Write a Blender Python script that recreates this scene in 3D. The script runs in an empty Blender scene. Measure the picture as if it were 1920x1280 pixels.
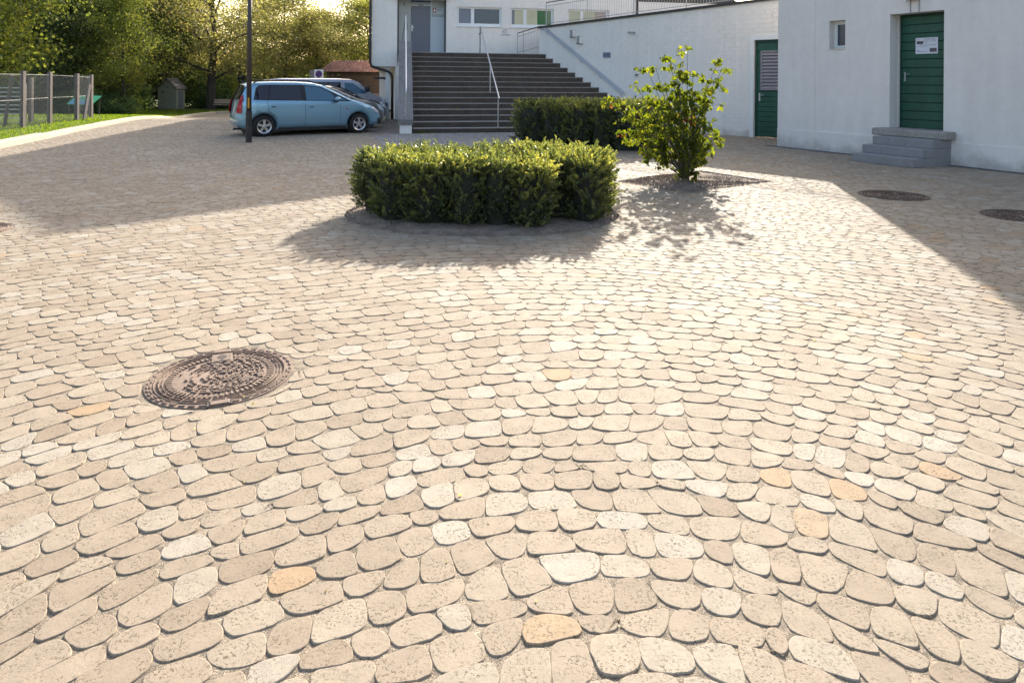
import bpy, math, random
import numpy as np
from mathutils import Vector, Matrix, kdtree
from mathutils.geometry import delaunay_2d_cdt

# ------------------------------------------------------------------ camera, sky, sun, exposure
S = bpy.context.scene
COL = S.collection
cam_d = bpy.data.cameras.new('camera'); cam = bpy.data.objects.new('camera', cam_d); COL.objects.link(cam)
cam.location = (0, 0, 1.6)
cam.rotation_euler = (Matrix.Rotation(math.radians(90), 3, 'X') @ Matrix.Rotation(0.0075, 3, 'Z')).to_euler()
cam_d.sensor_width = 36; cam_d.lens = 24.0; cam_d.shift_y = -(640 - 153) / 1920
cam_d.clip_start = 0.05; cam_d.clip_end = 1500
S.camera = cam
AZ = math.atan(0.252); EL = math.radians(24.3)
W = bpy.data.worlds.new('World'); S.world = W; W.use_nodes = True
nt = W.node_tree; nt.nodes.clear()
sky = nt.nodes.new('ShaderNodeTexSky'); sky.sky_type = 'NISHITA'; sky.sun_disc = False
sky.sun_elevation = EL; sky.sun_rotation = AZ; sky.air_density = 1.0; sky.dust_density = 4.0; sky.ozone_density = 0.4
bg = nt.nodes.new('ShaderNodeBackground'); bg.inputs['Strength'].default_value = 0.15
wo = nt.nodes.new('ShaderNodeOutputWorld')
nt.links.new(sky.outputs[0], bg.inputs[0]); nt.links.new(bg.outputs[0], wo.inputs[0])
sl = bpy.data.lights.new('sun', 'SUN'); sl.energy = 4.6; sl.angle = math.radians(0.5); sl.color = (1.0, 0.94, 0.83)
so = bpy.data.objects.new('sun', sl); COL.objects.link(so)
SUN = Vector((math.sin(AZ) * math.cos(EL), math.cos(AZ) * math.cos(EL), math.sin(EL)))
so.rotation_euler = SUN.to_track_quat('Z', 'Y').to_euler(); so.location = (5, 30, 40)
S.view_settings.view_transform = 'Standard'; S.view_settings.look = 'None'
S.view_settings.gamma = 1; S.view_settings.use_curve_mapping = False
S.view_settings.exposure = 1.26
S.render.resolution_x = 1024; S.render.resolution_y = 682
S.cycles.max_bounces = 8

R = random.Random(7)
NP = np.random.default_rng(11)

# ------------------------------------------------------------------ materials
def mat(name, color, rough=0.6, spec=0.5, metal=0.0, noise=0.0, nscale=20, bump=0.0, bscale=60, bdist=0.01,
        tone=None, transl=0.0, tcol=None, coat=0.0, dirt=0.0, streak=0.0, stain=0.0, stcol=(0.3, 0.28, 0.24), objrand=0.0, flake=0.0):
    m = bpy.data.materials.new(name); m.use_nodes = True
    n = m.node_tree.nodes; l = m.node_tree.links; n.clear()
    out = n.new('ShaderNodeOutputMaterial'); p = n.new('ShaderNodeBsdfPrincipled')
    p.inputs['Roughness'].default_value = rough; p.inputs['Specular IOR Level'].default_value = spec
    p.inputs['Metallic'].default_value = metal; p.inputs['Coat Weight'].default_value = coat
    p.inputs['Coat Roughness'].default_value = 0.05
    geo = n.new('ShaderNodeNewGeometry'); pos = geo.outputs['Position']
    cur = None
    rgb = n.new('ShaderNodeRGB'); rgb.outputs[0].default_value = (*color, 1); cur = rgb.outputs[0]
    if tone:
        at = n.new('ShaderNodeAttribute'); at.attribute_name = 'tone'
        cr = n.new('ShaderNodeValToRGB'); cr.color_ramp.interpolation = 'LINEAR'
        els = cr.color_ramp.elements
        while len(els) < len(tone): els.new(0.5)
        for e, (q, c) in zip(els, tone): e.position = q; e.color = (*c, 1)
        l.new(at.outputs['Fac'], cr.inputs[0]); cur = cr.outputs[0]
    def mixmul(cur, fac_socket, lo, hi):
        mr = n.new('ShaderNodeMapRange'); mr.inputs['From Min'].default_value = 0.3; mr.inputs['From Max'].default_value = 0.7
        mr.inputs['To Min'].default_value = lo; mr.inputs['To Max'].default_value = hi
        l.new(fac_socket, mr.inputs['Value'])
        vm = n.new('ShaderNodeVectorMath'); vm.operation = 'SCALE'
        l.new(cur, vm.inputs[0]); l.new(mr.outputs[0], vm.inputs['Scale']); return vm.outputs[0]
    if noise:
        for sc, am in ((nscale, noise), (nscale * 0.13, noise * 0.7)):
            t = n.new('ShaderNodeTexNoise'); t.inputs['Scale'].default_value = sc; t.inputs['Detail'].default_value = 5
            t.inputs['Roughness'].default_value = 0.65
            l.new(pos, t.inputs['Vector']); cur = mixmul(cur, t.outputs[0], 1 - am, 1 + am)
    if streak:
        mp = n.new('ShaderNodeMapping'); mp.inputs['Scale'].default_value = (3.0, 3.0, 0.25)
        l.new(pos, mp.inputs['Vector'])
        t = n.new('ShaderNodeTexNoise'); t.inputs['Scale'].default_value = 1.6; t.inputs['Detail'].default_value = 6
        l.new(mp.outputs[0], t.inputs['Vector']); cur = mixmul(cur, t.outputs[0], 1 - streak, 1 + streak * 0.3)
    if stain:
        t = n.new('ShaderNodeTexNoise'); t.inputs['Scale'].default_value = stain; t.inputs['Detail'].default_value = 4
        t.inputs['Roughness'].default_value = 0.7
        l.new(pos, t.inputs['Vector'])
        mr = n.new('ShaderNodeMapRange'); mr.inputs['From Min'].default_value = 0.60; mr.inputs['From Max'].default_value = 0.74
        mr.inputs['To Max'].default_value = 0.75
        l.new(t.outputs[0], mr.inputs['Value'])
        mx = n.new('ShaderNodeMix'); mx.data_type = 'RGBA'; l.new(mr.outputs[0], mx.inputs['Factor'])
        l.new(cur, mx.inputs['A']); mx.inputs['B'].default_value = (*stcol, 1); cur = mx.outputs['Result']
    if dirt:      # splashed dirt near the ground
        sx = n.new('ShaderNodeSeparateXYZ'); l.new(pos, sx.inputs[0])
        t = n.new('ShaderNodeTexNoise'); t.inputs['Scale'].default_value = 2.2; t.inputs['Detail'].default_value = 7; t.inputs['Roughness'].default_value = 0.7
        l.new(pos, t.inputs['Vector'])
        h_ = n.new('ShaderNodeMath'); h_.operation = 'MULTIPLY_ADD'; h_.inputs[1].default_value = 1.1; h_.inputs[2].default_value = -0.34; l.new(t.outputs[0], h_.inputs[0])
        d_ = n.new('ShaderNodeMath'); d_.operation = 'SUBTRACT'; l.new(h_.outputs[0], d_.inputs[0]); l.new(sx.outputs['Z'], d_.inputs[1])
        mr = n.new('ShaderNodeMapRange'); mr.inputs['From Min'].default_value = -0.08; mr.inputs['From Max'].default_value = 0.22; mr.inputs['To Max'].default_value = dirt
        l.new(d_.outputs[0], mr.inputs['Value'])
        mx = n.new('ShaderNodeMix'); mx.data_type = 'RGBA'; l.new(mr.outputs[0], mx.inputs['Factor']); l.new(cur, mx.inputs['A'])
        mx.inputs['B'].default_value = (0.30, 0.26, 0.22, 1); cur = mx.outputs['Result']
    if objrand:
        oi = n.new('ShaderNodeObjectInfo'); mr = n.new('ShaderNodeMapRange')
        mr.inputs['To Min'].default_value = 1 - objrand; mr.inputs['To Max'].default_value = 1 + objrand
        l.new(oi.outputs['Random'], mr.inputs['Value'])
        vm = n.new('ShaderNodeVectorMath'); vm.operation = 'SCALE'; l.new(cur, vm.inputs[0]); l.new(mr.outputs[0], vm.inputs['Scale']); cur = vm.outputs[0]
    l.new(cur, p.inputs['Base Color'])
    if bump:
        t = n.new('ShaderNodeTexNoise'); t.inputs['Scale'].default_value = bscale; t.inputs['Detail'].default_value = 4
        l.new(pos, t.inputs['Vector'])
        b = n.new('ShaderNodeBump'); b.inputs['Strength'].default_value = bump; b.inputs['Distance'].default_value = bdist
        l.new(t.outputs[0], b.inputs['Height']); l.new(b.outputs[0], p.inputs['Normal'])
    sh = p.outputs[0]
    if transl:
        tr = n.new('ShaderNodeBsdfTranslucent')
        vm = n.new('ShaderNodeVectorMath'); vm.operation = 'MULTIPLY'; l.new(cur, vm.inputs[0]); vm.inputs[1].default_value = tcol or (1.6, 1.5, 0.6)
        l.new(vm.outputs[0], tr.inputs['Color'])
        ms = n.new('ShaderNodeMixShader'); ms.inputs[0].default_value = transl
        l.new(sh, ms.inputs[1]); l.new(tr.outputs[0], ms.inputs[2]); sh = ms.outputs[0]
    l.new(sh, out.inputs['Surface'])
    return m

def stone_material():
    m = bpy.data.materials.new('paving_stone'); m.use_nodes = True
    n = m.node_tree.nodes; l = m.node_tree.links; n.clear()
    out = n.new('ShaderNodeOutputMaterial'); p = n.new('ShaderNodeBsdfPrincipled')
    p.inputs['Roughness'].default_value = 0.80; p.inputs['Specular IOR Level'].default_value = 0.20
    geo = n.new('ShaderNodeNewGeometry')
    at = n.new('ShaderNodeAttribute'); at.attribute_name = 'tone'
    cr = n.new('ShaderNodeValToRGB'); els = cr.color_ramp.elements
    tones = [(0.0, (0.272, 0.210, 0.152)), (0.18, (0.298, 0.238, 0.175)), (0.45, (0.328, 0.266, 0.198)), (0.70, (0.350, 0.291, 0.220)),
             (0.86, (0.364, 0.314, 0.250)), (0.93, (0.380, 0.338, 0.276)), (0.965, (0.355, 0.266, 0.175)), (1.0, (0.365, 0.25, 0.15))]
    while len(els) < len(tones): els.new(0.5)
    for e, (q, c) in zip(els, tones): e.position = q; e.color = (*c, 1)
    l.new(at.outputs['Fac'], cr.inputs[0])
    def noise(sc, det, rough=0.6):
        t = n.new('ShaderNodeTexNoise'); t.inputs['Scale'].default_value = sc; t.inputs['Detail'].default_value = det
        t.inputs['Roughness'].default_value = rough; l.new(geo.outputs['Position'], t.inputs['Vector']); return t.outputs[0]
    def rng(s, a, b, c, d):
        r = n.new('ShaderNodeMapRange'); r.inputs['From Min'].default_value = a; r.inputs['From Max'].default_value = b
        r.inputs['To Min'].default_value = c; r.inputs['To Max'].default_value = d; l.new(s, r.inputs['Value']); return r.outputs[0]
    def scale(c, s):
        v = n.new('ShaderNodeVectorMath'); v.operation = 'SCALE'; l.new(c, v.inputs[0]); l.new(s, v.inputs['Scale']); return v.outputs[0]
    cur = cr.outputs[0]
    cur = scale(cur, rng(noise(0.7, 5), 0.3, 0.7, 0.89, 1.08))
    cur = scale(cur, rng(noise(14, 4), 0.3, 0.7, 0.90, 1.09))
    cur = scale(cur, rng(noise(230, 3, 0.7), 0.3, 0.7, 0.88, 1.1))
    # dark pores, clustered
    pores = rng(noise(90, 3, 0.85), 0.535, 0.61, 0.0, 0.95)
    clus = rng(noise(11, 2), 0.40, 0.60, 0.12, 1.0)
    mu = n.new('ShaderNodeMath'); mu.operation = 'MULTIPLY'; l.new(pores, mu.inputs[0]); l.new(clus, mu.inputs[1])
    mx = n.new('ShaderNodeMix'); mx.data_type = 'RGBA'; l.new(mu.outputs[0], mx.inputs['Factor']); l.new(cur, mx.inputs['A'])
    mx.inputs['B'].default_value = (0.125, 0.095, 0.06, 1)
    l.new(mx.outputs['Result'], p.inputs['Base Color'])
    b = n.new('ShaderNodeBump'); b.inputs['Strength'].default_value = 0.35; b.inputs['Distance'].default_value = 0.004
    hs = n.new('ShaderNodeMath'); hs.operation = 'SUBTRACT'
    l.new(noise(60, 5, 0.7), hs.inputs[0]); l.new(mu.outputs[0], hs.inputs[1])
    l.new(hs.outputs[0], b.inputs['Height']); l.new(b.outputs[0], p.inputs['Normal'])
    l.new(p.outputs[0], out.inputs['Surface'])
    return m

M = {}
M['stone'] = stone_material()
M['sand'] = mat('joint_sand', (0.225, 0.18, 0.13), 0.9, noise=0.9, nscale=210, bump=0.7, bscale=220, bdist=0.005)
M['terrain'] = mat('soil', (0.10, 0.095, 0.05), 0.95, noise=0.3, nscale=3)
M['lawn'] = mat('lawn', (0.075, 0.10, 0.02), 0.9, noise=0.35, nscale=9, bump=0.6, bscale=40)
M['kerb'] = mat('kerb_concrete', (0.44, 0.38, 0.29), 0.85, noise=0.14, nscale=30, bump=0.3, bscale=90)
M['gravel'] = mat('gravel_mulch', (0.27, 0.205, 0.16), 0.95, noise=0.5, nscale=45, bump=0.9, bscale=70, bdist=0.02)
M['gutter'] = mat('asphalt_strip', (0.085, 0.08, 0.085), 0.9, noise=0.25, nscale=60, bump=0.3)
M['sett'] = mat('granite_sett', (0.2, 0.2, 0.2), 0.75, noise=0.15, nscale=60, bump=0.4,
                tone=[(0, (0.15, 0.15, 0.155)), (0.5, (0.22, 0.215, 0.21)), (1, (0.30, 0.285, 0.27))])
M['slab'] = mat('clay_slab', (0.21, 0.16, 0.14), 0.8, noise=0.15, nscale=30, bump=0.3, objrand=0.15)
M['render'] = mat('white_render', (0.83, 0.785, 0.735), 0.85, noise=0.045, nscale=7, bump=0.25, bscale=140, bdist=0.004, streak=0.035)
M['renderb'] = mat('white_render_tower', (0.80, 0.74, 0.695), 0.85, noise=0.04, nscale=5, bump=0.25, bscale=120, bdist=0.004, streak=0.05, dirt=0.5)
M['brick'] = mat('painted_brick', (0.82, 0.78, 0.735), 0.75, noise=0.04, nscale=14, bump=0.3, bscale=70, bdist=0.004, streak=0.04, dirt=0.5, objrand=0.012)
M['roofdark'] = mat('dark_metal_sheet', (0.035, 0.035, 0.035), 0.5, noise=0.2)
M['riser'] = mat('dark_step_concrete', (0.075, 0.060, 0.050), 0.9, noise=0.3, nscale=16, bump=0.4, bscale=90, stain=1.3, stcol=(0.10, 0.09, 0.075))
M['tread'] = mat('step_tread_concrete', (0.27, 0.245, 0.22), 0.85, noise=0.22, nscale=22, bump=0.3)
M['coping'] = mat('grey_stone_coping', (0.20, 0.185, 0.18), 0.85, noise=0.3, nscale=14, bump=0.5, bscale=50, stain=1.5, stcol=(0.10, 0.095, 0.09))
M['granite'] = mat('grey_granite', (0.265, 0.255, 0.262), 0.7, noise=0.14, nscale=120, bump=0.2, bscale=150, streak=0.12)
M['oldstone'] = mat('worn_pale_stone', (0.31, 0.285, 0.26), 0.85, noise=0.2, nscale=14, bump=0.6, bscale=40, stain=2.4, stcol=(0.08, 0.075, 0.07))
M['steel'] = mat('galvanised_steel', (0.55, 0.57, 0.60), 0.32, metal=1.0, noise=0.08, nscale=40)
M['rail'] = mat('railing_paint', (0.42, 0.43, 0.42), 0.45, metal=0.3)
M['darkrail'] = mat('dark_railing', (0.07, 0.065, 0.06), 0.5)
M['green'] = mat('green_door_paint', (0.012, 0.085, 0.055), 0.42, noise=0.13, nscale=12, streak=0.2, bump=0.12, bscale=60)
M['greendk'] = mat('green_frame_paint', (0.006, 0.05, 0.035), 0.45, noise=0.1)
M['louvre'] = mat('louvre_metal', (0.27, 0.25, 0.27), 0.5, noise=0.1)
M['whitep'] = mat('white_paint', (0.78, 0.79, 0.79), 0.45, noise=0.03)
M['glass'] = mat('window_glass', (0.045, 0.06, 0.10), 0.06, spec=0.8)
M['blind'] = mat('grey_blind', (0.22, 0.23, 0.27), 0.6)
M['curtain'] = mat('pale_curtain', (0.55, 0.53, 0.36), 0.7, noise=0.1)
M['reflpane'] = mat('pane_green_reflection', (0.01, 0.12, 0.035), 0.12)  # green reflection in the window, painted as the pane colour
M['metaldoor'] = mat('ribbed_grey_door', (0.17, 0.175, 0.21), 0.45, metal=0.2, noise=0.05)
M['panel'] = mat('entry_panel', (0.40, 0.42, 0.40), 0.5, noise=0.04)
M['panelb'] = mat('entry_panel_blue', (0.46, 0.52, 0.57), 0.3, noise=0.04)
M['black'] = mat('black_paint', (0.02, 0.018, 0.018), 0.5)
M['pole'] = mat('lamp_post_brown', (0.065, 0.05, 0.045), 0.5, noise=0.15, nscale=20)
M['yellow'] = mat('yellow_sticker', (0.70, 0.33, 0.02), 0.5)
M['red'] = mat('red_print', (0.35, 0.03, 0.04), 0.5)
M['grey'] = mat('grey_print', (0.16, 0.18, 0.2), 0.6)
M['paper'] = mat('paper', (0.70, 0.70, 0.78), 0.6)
M['photo1'] = mat('printed_picture', (0.10, 0.08, 0.09), 0.5, noise=0.8, nscale=50)
M['plastic'] = mat('grey_plastic', (0.30, 0.31, 0.29), 0.5, noise=0.08)
M['iron'] = mat('cast_iron', (0.21, 0.150, 0.115), 0.7, spec=0.3, metal=0.1, noise=0.28, nscale=30, bump=0.5, bscale=160, bdist=0.003)
M['irondk'] = mat('cast_iron_groove', (0.05, 0.038, 0.036), 0.8, noise=0.3, nscale=30)
M['irond2'] = mat('rusty_cover_shade_darkened', (0.085, 0.050, 0.038), 0.8, noise=0.6, nscale=30, bump=0.9, bscale=50, bdist=0.02)  # reddish brown iron, colour set darker to include the shade it lies in
M['bark'] = mat('bark', (0.055, 0.045, 0.036), 0.9, noise=0.35, nscale=12, bump=0.7, bscale=30, bdist=0.02)
M['twig'] = mat('twig', (0.11, 0.10, 0.075), 0.8, noise=0.2)
TC = (1.9, 1.9, 0.55)
M['leaf_lime'] = mat('leaf_lime', (0.1, 0.1, 0.1), 0.55, spec=0.3, tone=[(0, (0.061, 0.094, 0.033)), (0.5, (0.143, 0.165, 0.050)), (1, (0.253, 0.242, 0.066))], transl=0.50, tcol=(2.9, 2.8, 1.3))
M['leaf_dark'] = mat('leaf_dark', (0.1, 0.1, 0.1), 0.6, spec=0.3, tone=[(0, (0.045, 0.065, 0.039)), (0.6, (0.095, 0.118, 0.056)), (1, (0.190, 0.196, 0.084))], transl=0.45, tcol=(2.9, 2.8, 1.3))
M['leaf_olive'] = mat('leaf_olive', (0.1, 0.1, 0.1), 0.6, spec=0.3, tone=[(0, (0.081, 0.086, 0.046)), (0.5, (0.161, 0.161, 0.069)), (0.85, (0.241, 0.207, 0.092)), (1, (0.287, 0.207, 0.115))], transl=0.50, tcol=(2.5,2.4,1.3))
M['leaf_gold'] = mat('leaf_gold', (0.1, 0.1, 0.1), 0.6, spec=0.3, tone=[(0, (0.117, 0.130, 0.058)), (0.6, (0.234, 0.221, 0.091)), (1, (0.351, 0.286, 0.143))], transl=0.50, tcol=(2.3,2.3,1.5))
M['leaf_copper'] = mat('leaf_copper', (0.1, 0.1, 0.1), 0.6, spec=0.3, tone=[(0, (0.055, 0.038, 0.038)), (0.6, (0.095, 0.068, 0.055)), (1, (0.13, 0.115, 0.06))], transl=0.50, tcol=(2.6,2.2,1.6))
M['leaf_blue'] = mat('leaf_bluegreen', (0.1, 0.1, 0.1), 0.6, spec=0.3, tone=[(0, (0.04, 0.07, 0.045)), (0.6, (0.09, 0.135, 0.075)), (1, (0.19, 0.22, 0.12))], transl=0.45, tcol=(3.6, 3.5, 1.2))
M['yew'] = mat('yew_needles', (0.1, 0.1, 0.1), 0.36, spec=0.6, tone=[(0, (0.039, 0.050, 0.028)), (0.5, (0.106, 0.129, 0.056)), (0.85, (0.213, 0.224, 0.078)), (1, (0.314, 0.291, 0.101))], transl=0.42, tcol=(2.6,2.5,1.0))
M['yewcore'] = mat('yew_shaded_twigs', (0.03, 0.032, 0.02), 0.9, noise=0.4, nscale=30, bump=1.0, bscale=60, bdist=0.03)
M['dogwood'] = mat('dogwood_leaf', (0.1, 0.1, 0.1), 0.58, spec=0.3, tone=[(0, (0.035, 0.052, 0.014)), (0.6, (0.075, 0.098, 0.018)), (0.93, (0.14, 0.14, 0.024)), (0.96, (0.16, 0.055, 0.04)), (1, (0.12, 0.03, 0.03))], transl=0.5, tcol=(3.2, 3.0, 0.6))
M['grass'] = mat('grass_blade', (0.1, 0.1, 0.1), 0.6, spec=0.2, tone=[(0, (0.060, 0.095, 0.010)), (0.6, (0.104, 0.147, 0.016)), (1, (0.190, 0.190, 0.035))], transl=0.50, tcol=(2.0,2.2,0.5))
M['wood'] = mat('brown_siding', (0.060, 0.038, 0.024), 0.75, noise=0.25, nscale=15, objrand=0.18)
M['benchwood'] = mat('bench_slat', (0.45, 0.33, 0.25), 0.7, noise=0.15)
M['whiteslat'] = mat('white_slat', (0.62, 0.60, 0.55), 0.6, noise=0.08)
M['concpost'] = mat('concrete_post', (0.17, 0.14, 0.125), 0.85, noise=0.15, nscale=30, bump=0.3)
M['tile'] = mat('roof_tile', (0.26, 0.13, 0.10), 0.75, noise=0.25, nscale=20, objrand=0.25)
M['wire'] = mat('fence_wire', (0.30, 0.29, 0.27), 0.5, metal=0.6)
M['hutwall'] = mat('hut_render', (0.42, 0.40, 0.31), 0.85, noise=0.15)
M['hutroof'] = mat('hut_roof', (0.16, 0.14, 0.14), 0.8, noise=0.3, stain=3, stcol=(0.3, 0.3, 0.28))
M['infogreen'] = mat('board_green', (0.10, 0.55, 0.25), 0.4)
M['infoblue'] = mat('board_pale_blue', (0.20, 0.42, 0.55), 0.4)
M['signblue'] = mat('sign_blue', (0.02, 0.035, 0.22), 0.4)
M['sigbrown'] = mat('sign_backing', (0.22, 0.19, 0.19), 0.6)
M['carblue'] = mat('car_paint_blue', (0.23, 0.41, 0.54), 0.30, metal=0.55, coat=1.0)
M['carsilver'] = mat('car_paint_beige_silver', (0.20, 0.175, 0.16), 0.3, metal=0.6, coat=1.0)
M['cardark'] = mat('car_paint_black', (0.012, 0.011, 0.016), 0.25, metal=0.2, coat=1.0)
M['vansilver'] = mat('van_paint_silver', (0.38, 0.38, 0.43), 0.3, metal=0.6, coat=1.0)
M['carglass'] = mat('car_glass', (0.012, 0.010, 0.018), 0.04, spec=0.8)
M['carglassb'] = mat('car_front_glass', (0.05, 0.13, 0.20), 0.04, spec=0.8)
M['tyre'] = mat('tyre_rubber', (0.012, 0.012, 0.012), 0.8)
M['alloy'] = mat('alloy_rim', (0.62, 0.62, 0.64), 0.28, metal=0.9)
M['rubber'] = mat('black_trim', (0.015, 0.015, 0.017), 0.6)
M['taillight'] = mat('tail_light', (0.45, 0.01, 0.02), 0.15)
M['headlight'] = mat('head_light', (0.75, 0.78, 0.80), 0.08, metal=0.5)
M['farwhite'] = mat('far_house_wall', (0.6, 0.6, 0.6), 0.8)

# ------------------------------------------------------------------ helpers
class MB:
    def __init__(s): s.v = []; s.f = []
    def add(s, vs, fs):
        b = len(s.v); s.v += [tuple(v) for v in vs]; s.f += [tuple(i + b for i in f) for f in fs]; return s
    def box(s, x0, x1, y0, y1, z0, z1, ch=0.0):
        if ch <= 0:
            vs = [(x, y, z) for z in (z0, z1) for y in (y0, y1) for x in (x0, x1)]
            return s.add(vs, [(0, 2, 3, 1), (4, 5, 7, 6), (0, 1, 5, 4), (2, 6, 7, 3), (0, 4, 6, 2), (1, 3, 7, 5)])
        c = ch; vs = []; 
        for z, i in ((z0, c), (z0 + c, 0), (z1 - c, 0), (z1, c)):
            vs += [(x0 + i, y0 + i, z), (x1 - i, y0 + i, z), (x1 - i, y1 - i, z), (x0 + i, y1 - i, z)]
        fs = [(3, 2, 1, 0), (12, 13, 14, 15)]
        for k in range(3):
            for j in range(4): a = k * 4 + j; b = k * 4 + (j + 1) % 4; fs.append((a, b, b + 4, a + 4))
        return s.add(vs, fs)
    def tube(s, pts, r, n=8, r2=None, cap=True):
        pts = [Vector(p) for p in pts]; rings = []; N = len(pts); up = None
        for i, p in enumerate(pts):
            d = (pts[min(i + 1, N - 1)] - pts[max(i - 1, 0)])
            if d.length < 1e-9: d = Vector((0, 0, 1))
            d.normalize()
            if up is None: up = Vector((0, 0, 1)) if abs(d.z) < 0.9 else Vector((1, 0, 0))
            a = d.cross(up)
            if a.length < 1e-6: a = d.cross(Vector((0, 1, 0)))
            a.normalize(); b = a.cross(d); up = b
            rr = r if r2 is None else r + (r2 - r) * i / max(1, N - 1)
            rings.append([p + a * (math.cos(t) * rr) + b * (math.sin(t) * rr) for t in [2 * math.pi * k / n for k in range(n)]])
        vs = [v for q in rings for v in q]; fs = []
        for i in range(N - 1):
            for k in range(n):
                a = i * n + k; b = i * n + (k + 1) % n; fs.append((a, a + n, b + n, b))
        if cap: fs.append(tuple(range(n))); fs.append(tuple(range((N - 1) * n, N * n))[::-1])
        return s.add(vs, fs)
    def prism(s, poly, a0, a1, axis='z'):
        n = len(poly)
        def P(p, h): return {'z': (p[0], p[1], h), 'y': (p[0], h, p[1]), 'x': (h, p[0], p[1])}[axis]
        vs = [P(p, a0) for p in poly] + [P(p, a1) for p in poly]
        fs = [tuple(range(n))[::-1], tuple(range(n, 2 * n))] + [(i, (i + 1) % n, n + (i + 1) % n, n + i) for i in range(n)]
        return s.add(vs, fs)
    def quad(s, a, b, c, d): return s.add([a, b, c, d], [(0, 1, 2, 3)])
    def build(s, name, m, parent=None, smooth=False, kind=None, mats=None):
        me = bpy.data.meshes.new(name); me.from_pydata(s.v, [], s.f); me.materials.append(m)
        if smooth: me.polygons.foreach_set('use_smooth', [True] * len(me.polygons))
        me.update(); o = bpy.data.objects.new(name, me); COL.objects.link(o)
        if parent: o.parent = parent
        if kind: o['kind'] = kind
        return o

def fix_normals(o):
    import bmesh
    b = bmesh.new(); b.from_mesh(o.data); bmesh.ops.recalc_face_normals(b, faces=b.faces); b.to_mesh(o.data); b.free()

def tag(o, label=None, cat=None, group=None, kind=None):
    if label: o['label'] = label
    if cat: o['category'] = cat
    if group: o['group'] = group
    if kind: o['kind'] = kind
    return o
def thing(name, loc, rz=0, label=None, cat=None, group=None):
    o = bpy.data.objects.new(name, None); COL.objects.link(o); o.location = loc; o.rotation_euler = (0, 0, rz)
    o.empty_display_size = 0.1
    return tag(o, label, cat, group)
def copytree(o, parent=None):
    c = o.copy(); COL.objects.link(c)
    if parent: c.parent = parent
    for ch in list(o.children): copytree(ch, c)
    return c
def text(s, size, m, parent, loc, rx=math.pi / 2, name='lettering', depth=0.002):
    cu = bpy.data.curves.new(name, 'FONT'); cu.body = s; cu.size = size; cu.extrude = depth; cu.align_x = 'CENTER'; cu.resolution_u = 3
    t = bpy.data.objects.new(name, cu); COL.objects.link(t)
    me = bpy.data.meshes.new_from_object(t); bpy.data.objects.remove(t); bpy.data.curves.remove(cu)
    me.materials.clear(); me.materials.append(m)
    o = bpy.data.objects.new(name, me); COL.objects.link(o); o.parent = parent; o.location = loc; o.rotation_euler = (rx, 0, 0)
    return o
def big_mesh(name, verts, k, m, tone=None, parent=None, kind=None, smooth=False):
    """verts: (N*k,3) array, N faces of k corners each"""
    verts = np.asarray(verts, dtype=np.float32).reshape(-1, 3); nf = len(verts) // k
    me = bpy.data.meshes.new(name); me.vertices.add(len(verts)); me.vertices.foreach_set('co', verts.ravel())
    me.loops.add(nf * k); me.loops.foreach_set('vertex_index', np.arange(nf * k, dtype=np.int32))
    me.polygons.add(nf); me.polygons.foreach_set('loop_start', np.arange(0, nf * k, k, dtype=np.int32))
    me.update(calc_edges=True)
    if tone is not None:
        a = me.attributes.new('tone', 'FLOAT', 'FACE'); a.data.foreach_set('value', np.asarray(tone, dtype=np.float32))
    me.materials.append(m)
    o = bpy.data.objects.new(name, me); COL.objects.link(o)
    if parent: o.parent = parent
    if kind: o['kind'] = kind
    return o

def smooth01(t): t = min(1, max(0, t)); return t * t * (3 - 2 * t)
def gz(x, y):
    if x > -3: return 0.0
    return -0.5 * min(1, (-3 - x) / 3.0) * smooth01((y - 26) / 12.0)

# ------------------------------------------------------------------ terrain, kerb line, lawn
def sheet(name, xs, ys, zf, m, kind='structure'):
    mb = MB(); nx = len(xs)
    mb.v = [(x, y, zf(x, y)) for y in ys for x in xs]
    mb.f = [(j * nx + i, j * nx + i + 1, (j + 1) * nx + i + 1, (j + 1) * nx + i) for j in range(len(ys) - 1) for i in range(nx - 1)]
    return mb.build(name, m, smooth=True, kind=kind)
def lin(a, b, s): return [a + (b - a) * i / s for i in range(s + 1)]
sheet('terrain', [-700, -300, -120] + lin(-60, 20, 80) + [60, 150, 400, 700], [-500, -100, -20] + lin(-5, 70, 75) + [100, 160, 300, 800],
      lambda x, y: gz(x, y) - 0.10, M['terrain'])

KERB = [(-10.2, 10.0), (-10.9, 13.0), (-11.52, 15.38), (-12.28, 18.12), (-12.96, 20.25), (-13.7, 23.09), (-14.32, 25.47), (-15.17, 29.13),
        (-16.6, 33.5), (-17.9, 38.0), (-18.0, 41.6), (-17.0, 43.5), (-15.3, 44.6), (-12.0, 45.6), (-9.0, 46.3)]
PAVE = [(-4.5, 0.2), (-8.5, 5.0), (-9.6, 8.0)] + KERB + [(-6.5, 46.5), (-6.4, 30.0), (-5.3, 28.6), (-3.2, 20.6), (-2.8, 21.0), (3.5, 22.5), (3.9, 23.9), (9.2, 18.3),
        (6.95, 17.2), (14.2, 3.0), (14.0, 0.2)]
def inside(x, y, poly):
    c = False; n = len(poly); j = n - 1
    for i in range(n):
        xi, yi = poly[i]; xj, yj = poly[j]
        if (yi > y) != (yj > y) and x < (xj - xi) * (y - yi) / (yj - yi) + xi: c = not c
        j = i
    return c
sheet('joint_sand_bed', lin(-19, 15, 68), lin(0, 47, 94), lambda x, y: gz(x, y) - 0.0044, M['sand'])
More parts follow.
